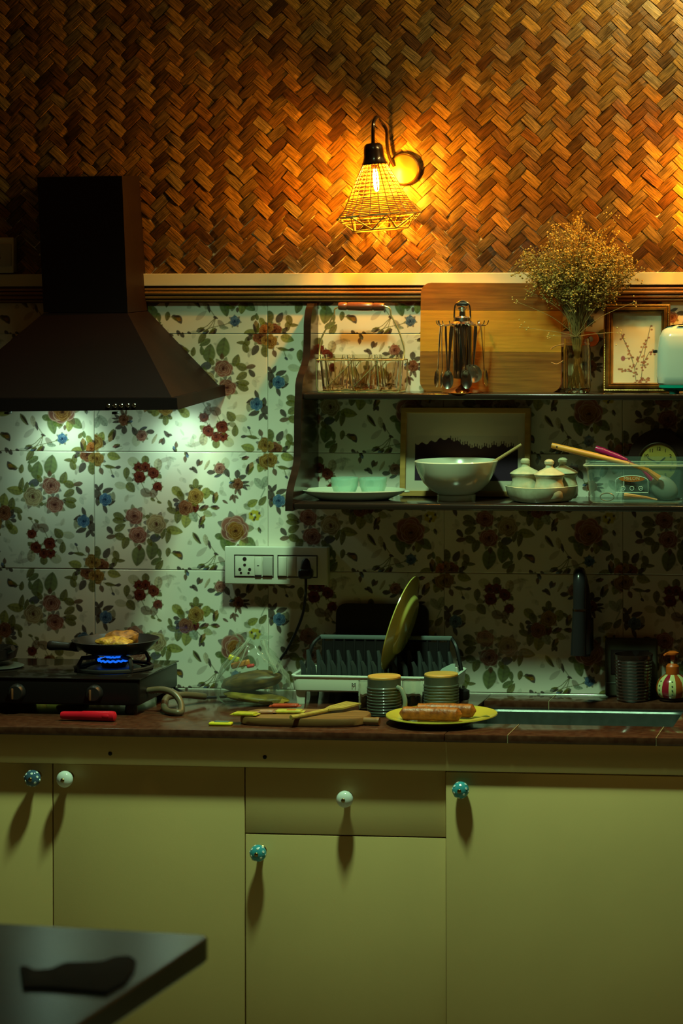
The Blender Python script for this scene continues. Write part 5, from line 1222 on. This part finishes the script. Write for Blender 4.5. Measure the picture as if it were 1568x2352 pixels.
lump('bread_roll', B0 + Vector((-6 * k, .0, 52 * k)), (74 * k, .040, 23 * k), olive, 'dark brown loaf on top inside the plastic bag', 'bread', (0, R_(-8), 0), .07, seed=2)
lump('bread_roll', B0 + Vector((8 * k, -.006, 16 * k)), (78 * k, .044, 12.5 * k), olive2, 'olive-brown flat loaf at the bottom of the plastic bag', 'bread', (0, R_(6), 0), .07, seed=8)
for (dx, dz, w_, h_, ro, c_, lab) in ((-46, 104, 26, 14, 20, (.62, .48, .02), 'yellow packet pressed against the side of the plastic bag'), (-30, 92, 44, 14, -12, (.65, .20, .02), 'orange packet inside the plastic bag'), (-6, 88, 18, 8, -10, (.60, .02, .02), 'small red packet inside the plastic bag')):
    o = MB().box((0, 0, 0), (w_ * k, .016, h_ * k), .004, 3).build('packet', mat('packet_%d' % dx, lin(*c_), .3), None, B0 + Vector((dx * k, -.004, dz * k)), (0, R_(ro), R_(10))); tag(o, lab, 'packet')
# ---- small yellow sachet on the front edge
p = on(507, 1666, ZC); k = mm(1, p.y)
ys_ = thing('sachet', 'flat yellow sachet lying alone near the worktop edge', 'packet', p)
MB().box((0, 0, .004), (54 * k, .022, .0075), .003, 3).build('sachet_body', mat('yellow_foil', lin(.60, .50, .02), .25), ys_)
MB().box((2 * k, 0.002, .0085), (34 * k, .014, .002), .0008).build('sachet_print', mat('sachet_blue', lin(.10, .14, .10), .3), ys_)

# ---- chopping board with spatula and packets
yb1 = on(700, 1672, ZC).y; yb0 = yb1 + .16
cbm = wood('chopping_board_wood', lin(.26, .125, .035), lin(.15, .065, .018), 'x', .5, 10)
xc = on(700, 1660, ZC).x; k = mm(1, yb1)
cpb = thing('chopping_board', 'wooden paddle chopping board with a handle, under the spatula', 'cutting board', (xc, (yb0 + yb1) / 2, ZC + .0004))
hwid = 150 * k; hdp = .072
out = [(hwid * math.copysign(abs(math.cos(a)) ** .55, math.cos(a)), hdp * math.copysign(abs(math.sin(a)) ** .55, math.sin(a))) for a in ell(0, 2 * math.pi * 47 / 48, 48)]
m_ = MB(); m_.v = []
loops = [[Vector((p[0] * s_, p[1] * s_, z)) for p in out] for s_, z in ((.975, 0), (1, .004), (1, .015), (.985, .019))]
solid(*loops).build('board', cbm, cpb)
MB().tube(bez([(hwid * .93, -.028, .010), (hwid * 1.08, -.032, .010), (hwid * 1.22, -.034, .010)], 5), [.0098, .0098, .0096, .0094, .0092, .009, .009, .009, .0095, .0098, .0092], 12).build('handle', cbm, cpb)
ZB_ = ZC + .0198
spw = wood('spatula_wood', lin(.42, .30, .06), lin(.30, .19, .035), 'x', .55)
a_, b_ = on(668, 1654, ZB_), on(812, 1626, ZB_)
stl = thing('wooden_spatula', 'slotted wooden spatula laid across the chopping board', 'spatula', (a_ + b_) / 2)
dv = (b_ - a_); dn = dv.normalized(); sdv = Vector((-dn.y, dn.x, 0)); up3 = Vector((0, 0, 1))
def SPt(t, s_, z): return (a_ + dv * t) - (a_ + b_) / 2 + sdv * s_ + up3 * z
MB().tube([SPt(0, 0, .006), SPt(.3, 0, .006), SPt(.62, 0, .007)], [.0055, .005, .0055], 10).build('handle', spw, stl)
for i, s_ in enumerate((-.018, -.006, .006, .018)):
    MB().add([SPt(t, s_ * w2_ + e * .0052 * w2_, z + dz) for t, w2_, z in ((.56, .35, .006), (.72, 1.0, .007), (1.0, 1.05, .010)) for e in (-1, 1) for dz in (0, .004)],
             [(0, 1, 3, 2), (0, 4, 5, 1), (2, 3, 7, 6), (0, 2, 6, 4), (1, 5, 7, 3), (4, 8, 9, 5), (6, 7, 11, 10), (4, 6, 10, 8), (5, 9, 11, 7), (8, 10, 11, 9)]).build('tine', spw, stl, smooth=0)
pk = [('yellow_packet', 563, 1643, 52, .030, (.55, .44, .03), -6, 'flat yellow packet at the left end of the chopping board'), ('yellow_packet', 664, 1637, 60, .030, (.58, .46, .06), 4, 'yellow printed packet on the chopping board beside the spatula'),
      ('sauce_sachet', 655, 1624, 62, .026, (.40, .05, .015), 6, 'shiny red-brown sauce sachet at the back of the chopping board'), ('paper_scrap', 612, 1638, 34, .024, (.46, .22, .12), 10, 'small pinkish packet between the yellow packets')]
for i, (nm, u, v, w_, dp_, c_, ro, lab) in enumerate(pk):
    p = on(u, v, ZB_ + .0004); t = thing(nm, lab, 'packet', p, (0, 0, R_(ro)))
    MB().box((0, 0, .004), (w_ * k, dp_, .0075), .003, 3).build('pouch', mat('pouch_%d' % i, lin(*c_), .22, var=.25, scale=60), t)
    for s_ in (-1, 1): MB().box((s_ * (w_ * k / 2 + .003), 0, .003), (.007, dp_, .0012)).build('seal', mat('pouch_%d' % i, lin(*c_)), t)
    if i == 1: MB().box((.006, -dp_ * .18, .0080), (w_ * k * .35, dp_ * .35, .0012), .0004).build('pouch_print', mat('pouch_orange', lin(.5, .16, .02), .3), t)

# ---- dish rack
rw = mat('rack_white_plastic', lin(.58, .58, .46), .3); rk = mat('rack_black_plastic', lin(.012, .010, .010), .45, spec=.3)
rkp = mat('rack_prong_plastic', lin(.030, .034, .032), .4)
yr_f = -0.215; k = mm(1, yr_f)
rl, rr_ = at(667, 1570, yr_f).x, at(1042, 1570, yr_f).x
rdp = .165
dk = thing('dish_rack', 'white dish rack with a black pronged insert behind the mugs', 'dish rack', ((rl + rr_) / 2, yr_f + rdp / 2, ZC))
rwid = rr_ - rl; zt_r = at(760, 1553, yr_f).z - ZC; zb_r = at(760, 1591, yr_f).z - ZC
tl = []
for i, z in ((.012, zb_r), (.003, zb_r + .005), (0, zt_r - .003), (.001, zt_r), (.006, zt_r), (.007, zb_r + .008), (.02, zb_r + .006)):
    tl.append([Vector((p[0], p[1], z)) for p in rrect(-rwid / 2 + i, -rdp / 2 + i, rwid / 2 - i, rdp / 2 - i, .02, 6)])
solid(*tl).build('tray', rw, dk)
MB().tube([(p[0], p[1], zt_r - .001) for p in rrect(-rwid / 2, -rdp / 2, rwid / 2, rdp / 2, .02, 6)], .0028, 6, closed=True).build('tray_rim', mat('rack_rim', lin(.66, .70, .60), .25), dk)
for sx in (-1, 1):
    for sy in (-1, 1): MB().prism([(sx * (rwid / 2 - .014), 0), (sx * (rwid / 2 - .032), 0), (sx * (rwid / 2 - .034), zb_r + .004), (sx * (rwid / 2 - .010), zb_r + .004)], sy * (rdp / 2 - .02) - .008, sy * (rdp / 2 - .02) + .008, 'xz').build('foot', rw, dk)
text('maker_letter', 'M', .014, Matrix.Translation((at(812, 1583, yr_f).x - dk.location.x, -rdp / 2 - .0005, (zt_r + zb_r) / 2 - .001)) @ FACE, black_p, dk)
np_ = 15
for i in range(np_):
    x = -rwid / 2 + .025 + (rwid - .05) * i / (np_ - 1)
    MB().tube([(x, -rdp / 2 + .045, zb_r + .006), (x - .004, -rdp / 2 + .040, zt_r + .018), (x - .010, -rdp / 2 + .040, zt_r + .032)], [.0078, .0066, .004], 6).build('prong', rkp, dk)
    MB().tube([(x, rdp / 2 - .075, zb_r + .006), (x - .003, rdp / 2 - .070, zt_r + .030), (x - .008, rdp / 2 - .066, zt_r + .050)], [.0078, .0066, .004], 6).build('prong', rkp, dk)
ybk = rdp / 2 - .012; zbar = at(868, 1464, yr_f + rdp - .012).z - ZC
MB().box((0, ybk, zbar), (rwid * .83, .010, .011), .003).build('back_rail', mat('rack_rail', lin(.16, .20, .19), .3), dk)
for i in range(13):
    x = -rwid * .39 + rwid * .78 * i / 12
    MB().tube([(x, ybk, zbar), (x, ybk - .004, zbar - .03), (x, ybk - .004, zb_r + .004)], .0036, 6).build('back_bar', rk, dk)
MB().box((0, ybk - .002, (zb_r + zbar) / 2 - .004), (rwid * .80, .003, zbar - zb_r - .012)).build('insert_back', rk, dk)
MB().box((0, 0, zb_r + .009), (rwid - .03, rdp - .03, .004)).build('insert_floor', rk, dk)
for sx in (-1, 1): MB().tube(bez([(sx * rwid * .41, ybk, zbar), (sx * rwid * .45, ybk - .02, zbar - .02), (sx * (rwid / 2 - .006), ybk - .03, zt_r)], 4), .005, 6).build('side_stay', rk, dk)
MB().prism([(rwid / 2 - .055, zt_r - .004), (rwid / 2 - .003, zt_r - .004), (rwid / 2 - .003, zt_r + .030), (rwid / 2 - .012, zt_r + .030), (rwid / 2 - .036, zt_r + .018)], -rdp / 2 + .03, -rdp / 2 + .033, 'xz').build('cutlery_fin', mat('rack_fin', lin(.40, .50, .44), .3), dk)
# black baking tray leaning on the wall behind the rack
kb = mm(1, -.03); pbk = at(872, 1580, -.045)
bt_ = MB().prism(rrect(-108 * kb, 0, 108 * kb, (1592 - 1388) * kb, 22 * kb), -.006, .006, 'xz').build('baking_tray', mat('tray_black', lin(.012, .008, .008), .4), None, (pbk.x, -.031, ZC + .0012), (R_(-5.0), 0, 0), smooth=30); tag(bt_, 'black tray standing against the wall behind the dish rack', 'tray')
# tall plate standing in the rack
ypl = yr_f + .058; kq = mm(1, ypl)
pc_ = at(938, 1438, ypl); ygl = mat('yellow_green_glaze', lin(.44, .40, .09), .2, coat=.3, var=.1, scale=10)
Rp = 113 * kq
plt = MB().lathe([(.001, 0), (Rp * .55, 0), (Rp * .60, .003), (Rp * .64, .010), (Rp, .020), (Rp, .0225), (Rp * .62, .0135), (Rp * .56, .005), (.001, .004)], 64)
o = plt.build('dinner_plate', ygl, None, pc_, (0, R_(77), 0)); o.rotation_euler = Matrix.Rotation(R_(11), 3, 'Y').to_euler(); 
o.rotation_euler = (Matrix.Rotation(R_(17.5), 3, 'Y') @ Matrix.Rotation(R_(-1.5), 3, 'Z') @ Matrix.Rotation(R_(-90), 3, 'Y')).to_euler()
tag(o, 'yellow-green dinner plate standing on edge in the dish rack', 'plate')

# ---- ribbed mugs with wooden lids and clear glass mugs
mugm = mat('grey_green_glaze', lin(.060, .070, .048), .5, col2=lin(.042, .045, .030), scale=25, coat=.1); lidw = wood('lid_wood', lin(.58, .32, .07), lin(.44, .22, .04), 'x', .5)
def ribf(h): return lambda a, r, z: r
def mug(label, u, vb, vt, wpx, hdl):
    p = on(u, vb, ZC); kk = mm(1, p.y, u); h = (vb - vt) * kk; r = wpx / 2 * kk
    p = Vector((p.x, p.y + r * .9, ZC + .0003)); 
    t = thing('mug', label, 'mug', p)
    prof_ = [(.001, 0), (r * .93, 0), (r, .003)]
    nb = 9; zt0 = h * .78
    for i in range(nb):
        a0, a1 = .004 + (zt0 - .004) * i / nb, .004 + (zt0 - .004) * (i + 1) / nb
        prof_ += [(r * .965, a0), (r, a0 + (a1 - a0) * .3), (r, a0 + (a1 - a0) * .75), (r * .965, a1)]
    prof_ += [(r * .96, h * .84), (r * .97, h), (r * .90, h), (r * .89, .006), (.001, .005)]
    MB().lathe(prof_, 40).build('mug_body', mugm, t)
    MB().lathe([(.001, h + .0003), (r * .95, h + .0003), (r * .96, h + .004), (r * .93, h + .006), (.001, h + .006)], 36).build('lid', lidw, t)
    if hdl:
        c, s_ = math.cos(R_(-25)), math.sin(R_(-25))
        MB().tube(bez([(r * .95 * c, r * .95 * s_, h * .78), (r * 1.25 * c, r * 1.25 * s_, h * .72), (r * 1.5 * c, r * 1.5 * s_, h * .45), (r * 1.45 * c, r * 1.45 * s_, h * .2), (r * 1.3 * c, r * 1.3 * s_, h * .1), (r * .97 * c, r * .97 * s_, h * .14)], 5), .0058, 10).build('handle', mat('mug_handle_glaze', lin(.16, .20, .15), .2), t)
    return t
mug('ribbed grey-green mug with wooden lid and visible handle, left of the pair', 874, 1647, 1563, 80, True)
mug('ribbed grey-green mug with wooden lid, right of the pair', 1005.5, 1641, 1558, 82, False)
def glass_mug(label, u, vb, vt, wpx):
    p = on(u, vb, ZC); kk = mm(1, p.y, u); h = (vb - vt) * kk; r = wpx / 2 * kk
    t = thing('glass_mug', label, 'glass', Vector((p.x, p.y + r, ZC + .0003)))
    fc = lambda a, r_, z: r_ * (1 + .03 * math.cos(8 * a + z * 160))
    MB().lathe([(.001, 0), (r * .9, 0), (r, .004), (r, h), (r - .0025, h), (r - .003, .008), (.001, .007)], 48, fn=fc).build('glass_body', clear, t)
    return t
glass_mug('clear cut-glass tumbler between the two ribbed mugs', 942, 1632, 1566, 46)
glass_mug('clear tumbler half hidden at the left of the ribbed mugs', 836, 1636, 1566, 34)
o = MB().lathe([(.001, 0), (.018, 0), (.020, .004), (.020, .022), (.012, .026), (.001, .026)], 24).build('bottle_stopper', black_p, None, on(1058, 1608, ZC) + Vector((0, .01, .0004))); tag(o, 'small black stopper beside the right ribbed mug', 'stopper')

# ---- plate of sausages at the front edge
ypl0 = on(1008, 1677, ZC); kk = mm(1, ypl0.y + .09)
Rr = 128 * kk
p0_ = Vector((on(1008, 1664, ZC).x, ypl0.y + Rr * .80, ZC + .0004))
ylw = mat('yellow_glaze', lin(.56, .44, .05), .2, coat=.3, var=.1, scale=10)
sp_ = thing('serving_plate', 'yellow plate of sausages at the front of the worktop', 'plate', p0_)
MB().lathe([(.001, 0), (Rr * .55, 0), (Rr * .58, .004), (Rr * .8, .010), (Rr, .018), (Rr * .995, .0205), (Rr * .78, .013), (Rr * .56, .008), (.001, .007)], 64).build('plate_body', ylw, sp_)
sg = mat('grilled_sausage', lin(.33, .095, .012), .42, col2=lin(.15, .036, .006), scale=70, bump=.6, bscale=140)
def sausage(lab, a, b, r, seed):
    g_ = random.Random(seed); A, B = Vector(a), Vector(b); n_ = 16; path, rs2 = [], []
    sag = Vector((0, .006, 0))
    for i in range(n_ + 1):
        t = i / n_; path.append(A.lerp(B, t) + sag * math.sin(math.pi * t)); e = min(t, 1 - t) * n_ / 1.6
        rs2.append(r * (math.sqrt(max(0.02, 1 - (1 - min(1, e)) ** 2))) * (1 + g_.uniform(-.05, .05)))
    c_ = (A + B) / 2
    o = MB().tube([p - c_ for p in path], rs2, 18).build('sausage', sg, None, c_); tag(o, lab, 'sausage', 'sausages on the yellow plate'); return o
zs = .0105 + .0158
sausage('grilled sausage at the front of the yellow plate', p0_ + Vector((-90 * kk, -.040, zs)), p0_ + Vector((56 * kk, -.046, zs)), 16.0 * kk, 1)
sausage('grilled sausage at the back of the yellow plate', p0_ + Vector((-66 * kk, .012, zs)), p0_ + Vector((78 * kk, .010, zs)), 15.5 * kk, 2)
lf_ = mat('herb_leaf', lin(.10, .13, .03), .5)
for i, (dx, dy, ro) in enumerate(((84, -.03, 20), (104, -.012, -15))):
    o = MB().add([(-.016, 0, .0), (0, -.007, .003), (.016, 0, .001), (0, .007, .003), (0, 0, .0015), (0, 0, -.0003)], [(0, 1, 4), (1, 2, 4), (2, 3, 4), (3, 0, 4), (0, 5, 1), (1, 5, 2), (2, 5, 3), (3, 5, 0)]).build('herb_leaf', lf_, None, p0_ + Vector((dx * kk, dy, .0165)), (0, 0, R_(ro))); tag(o, 'green herb leaf on the yellow plate, %s the sausages' % ('touching' if i == 0 else 'farther from'), 'leaf')

# ---- wall-mounted black tap
bt2 = mat('matt_black_tap', lin(.016, .014, .016), .22, coat=.2)
ft0 = at(1346, 1490, 0)
tp = thing('kitchen_tap', 'black arched kitchen tap mounted on the wall above the sink', 'tap', (ft0.x, 0, ft0.z))
def TP(u, v, Y): return at(u, v, Y) - Vector(tp.location)
MB().lathe([(.020, .0005), (.020, .006), (.014, .010), (.014, .030), (.001, .032)], 24, FACE).build('flange', bt2, tp)
neck = bez([TP(1347, 1492, -.03), TP(1346, 1440, -.035), TP(1340, 1360, -.042), TP(1334, 1328, -.065), TP(1331, 1316, -.10), TP(1330, 1322, -.135), TP(1330, 1350, -.15), TP(1330, 1400, -.155)], 7)
MB().tube(neck, .0155, 16).build('neck', bt2, tp)
MB().tube([TP(1330, 1398, -.155), TP(1329, 1440, -.157), TP(1328, 1505, -.160)], [.0165, .0175, .020], 20).build('spray_head', bt2, tp)
MB().tube([TP(1330, 1398, -.155), TP(1330, 1403, -.155)], .0172, 20).build('head_ring', chrome_d, tp)
MB().tube([TP(1347, 1500, -.03), TP(1347, 1420, -.036)], .0175, 20).build('tap_body', bt2, tp)
MB().prism([(0, 0), (.004, .001), (.020, .016), (.026, .030), (.026, .036), (.018, .034), (.012, .022), (.002, .010)], -.006, .006, 'xz', M=Matrix.Translation(TP(1356, 1506, -.045))).build('lever', chrome_d, tp)

# ---- pale box, dark tumbler and soap dispenser
YBx = -0.0145; a_, b_ = at(1390, 1594, YBx), at(1509, 1466, YBx)
hb = thing('water_heater_box', 'pale plastic box against the wall behind the dark tumbler', 'box', ((a_.x + b_.x) / 2, YBx, ZC + .0005))
wq, hq = b_.x - a_.x, b_.z - ZC - .001
dimp = mat('shaded_pale_plastic', lin(.085, .08, .055), .5)  # pale plastic darkened, the shelf's shade is put into its colour
MB().box((0, 0, hq / 2), (wq, .022, hq), .006, 3).build('case', dimp, hb); MB().box((-.002, -.0115, hq * .6), (wq * .74, .003, hq * .42), .001).build('dark_window', hole_m, hb); MB().box((0, -.0112, hq * .24), (wq * .96, .002, .003)).build('seam', mat('seam_grey', lin(.16, .18, .15), .4), hb)
cp = on(1453, 1610, ZC); kk = mm(1, cp.y); 
tb = thing('ribbed_tumbler', 'dark brown ribbed tumbler on the worktop behind the sink', 'cup', Vector((cp.x, -.073, ZC + .0004)))
h = 106 * kk; prof_ = [(.001, 0), (36 * kk, 0)]
for i in range(13): z0_ = h * .9 * i / 13; r0_ = (37 + 6.5 * i / 13) * kk; prof_ += [(r0_, z0_ + .001), (r0_ + .0014, z0_ + h * .035), (r0_, z0_ + h * .06)]
prof_ += [(44 * kk, h * .92), (45 * kk, h), (42.5 * kk, h), (35 * kk, .006), (.001, .005)]
MB().lathe(prof_, 40).build('cup_body', mat('dark_brown_glaze', lin(.030, .013, .010), .25, coat=.4), tb)
dp0 = on(1542, 1612, ZC); kk = mm(1, dp0.y)
sd_ = thing('soap_dispenser', 'round soap dispenser with red and cream stripes and an orange pump', 'soap dispenser', dp0 + Vector((0, .02, .0004)))
rb_, zb0 = 38 * kk, 8 * kk; H_ = 52 * kk
def rz(t): return (rb_ * (.60 + .40 * math.sin(math.pi * min(1, (t * .86 + .10)) )) if t < .98 else rb_ * .42)
MB().lathe([(.001, 0), (26 * kk, 0), (30 * kk, 3 * kk), (31 * kk, 9 * kk), (.001, 9 * kk)], 32).build('stand', mat('dispenser_stand', lin(.03, .015, .012), .3), sd_)
NS = 14; cream_s = mat('cream_stripe', lin(.55, .52, .22), .2, coat=.4); red_s = mat('crimson_stripe', lin(.30, .012, .025), .2, coat=.4); or_s = mat('rust_stripe', lin(.35, .07, .012), .2, coat=.4)
prb = [(rb_ * f, zb0 + H_ * t) for f, t in ((.78, 0), (.93, .12), (1.0, .32), (.99, .5), (.90, .70), (.72, .86), (.50, .97), (.42, 1.0))]
for i in range(NS):
    a0, a1 = 2 * math.pi * i / NS + .1, 2 * math.pi * (i + 1) / NS + .1; vs, fs = [], []; nA = 4
    for (r, z) in prb:
        for j in range(nA + 1): a = a0 + (a1 - a0) * j / nA; vs.append((r * math.cos(a), r * math.sin(a), z))
    for q in range(len(prb) - 1):
        for j in range(nA): fs.append((q * (nA + 1) + j, q * (nA + 1) + j + 1, (q + 1) * (nA + 1) + j + 1, (q + 1) * (nA + 1) + j))
    m_ = MB().add(vs, fs); so = m_.build('stripe', cream_s if i % 2 == 0 else (red_s if i % 4 == 1 else or_s), sd_, smooth=60)
    if i % 2 == 0:
        am = (a0 + a1) / 2
        for (r, z) in [(.97, .2), (1.0, .38), (.975, .56), (.86, .74)]:
            MB().ball((rb_ * r * math.cos(am), rb_ * r * math.sin(am), zb0 + H_ * z), (.0022, .0022, .0022), 6, 4).build('stripe_dot', mat('dot_green', lin(.03, .06, .03), .4), so)
opl = mat('orange_pump', lin(.50, .085, .008), .4)
zz0 = zb0 + H_
MB().lathe([(15 * kk, zz0 - .001), (15.5 * kk, zz0 + 2 * kk), (15 * kk, zz0 + 18 * kk), (11 * kk, zz0 + 23 * kk), (5 * kk, zz0 + 24 * kk)], 24).build('collar', opl, sd_)
MB().lathe([(4.2 * kk, zz0 + 22 * kk), (4.2 * kk, zz0 + 36 * kk)], 14).build('pump_stem', mat('pump_stem_white', lin(.6, .55, .4), .4), sd_)
MB().lathe([(5.5 * kk, zz0 + 33 * kk), (5.5 * kk, zz0 + 43 * kk), (14 * kk, zz0 + 45 * kk), (14.5 * kk, zz0 + 49 * kk), (8 * kk, zz0 + 52 * kk), (.001, zz0 + 52.5 * kk)], 24).build('pump_head', opl, sd_)
MB().tube([(-8 * kk, 0, zz0 + 46 * kk), (-16 * kk, -.004, zz0 + 45 * kk), (-19 * kk, -.005, zz0 + 42 * kk)], [3.5 * kk, 3 * kk, 2.4 * kk], 8).build('spout', opl, sd_)

# ================================================================== TABLE IN THE FOREGROUND
ZT = 0.8375
cA, cB = on(484, 2148, ZT), on(170, 2358, ZT)                 # back right corner and a point down its right edge
cE = on(0, 2121, ZT)
ex = (cE - cA).normalized(); ey = (cB - cA).normalized()
tbm = mat('dark_polished_table', lin(.020, .013, .010), .25, col2=lin(.034, .020, .014), scale=8, stretch=(.5, 3, 3))
tt = thing('dining_table', 'dark polished table, its corner at the lower left of the photo', 'table', Vector((cA.x, cA.y, 0)))
P0 = Vector((0, 0, ZT)); P1 = P0 + ex * 1.3; P3 = P0 + ey * .95; P2 = P3 + ex * 1.3
quad = [P0, P1, P2, P3]
ct = sum(quad, Vector()) / 4
def ins(p, d): v = (ct - p); v.z = 0; return p + v.normalized() * d
tk = .042
def rc_(z, d):
    out = []
    for i, p in enumerate(quad):
        a, b = quad[i - 1], quad[(i + 1) % 4]
        for q in range(5):
            t = q / 4; r = .02
            pa, pb_ = p + (a - p).normalized() * r, p + (b - p).normalized() * r
            pt = pa * (1 - t) ** 2 + p * 2 * t * (1 - t) + pb_ * t * t
            pt = ins(pt, d); out.append(Vector((pt.x, pt.y, z)))
    return out
solid(rc_(ZT - tk, .006), rc_(ZT - tk + .006, 0), rc_(ZT - .003, 0), rc_(ZT, .003)).build('table_top', tbm, tt, smooth=0)
for p in quad:
    q = ins(p, .42); MB().box((q.x, q.y, (ZT - tk) / 2), (.055, .055, ZT - tk - .001), .004).build('leg', tbm, tt)

# thin flat dark shape of irregular outline on the table
out = [on(u, v, ZT) for u, v in ((45, 2226), (66, 2236), (112, 2233), (148, 2217), (205, 2216), (244, 2213), (268, 2203), (298, 2201), (313, 2212), (309, 2232), (288, 2262), (244, 2287), (190, 2281), (120, 2276), (52, 2274))]
cc = sum(out, Vector()) / len(out)
lps = [[Vector((cc.x + (p.x - cc.x) * s_, cc.y + (p.y - cc.y) * s_, z)) - Vector((cc.x, cc.y, ZT)) for p in out] for s_, z in ((.97, ZT + .0005), (1.0, ZT + .0025), (.985, ZT + .005), (.9, ZT + .0062))]
cl = solid(*lps).build('flat_dark_shape', mat('matt_dark', lin(.005, .0025, .003), .9, var=.3, scale=40, bump=.4, bscale=120, spec=.08), None, (cc.x, cc.y, ZT), smooth=50)
tag(cl, 'flat dark shape lying on the polished table', 'cloth')
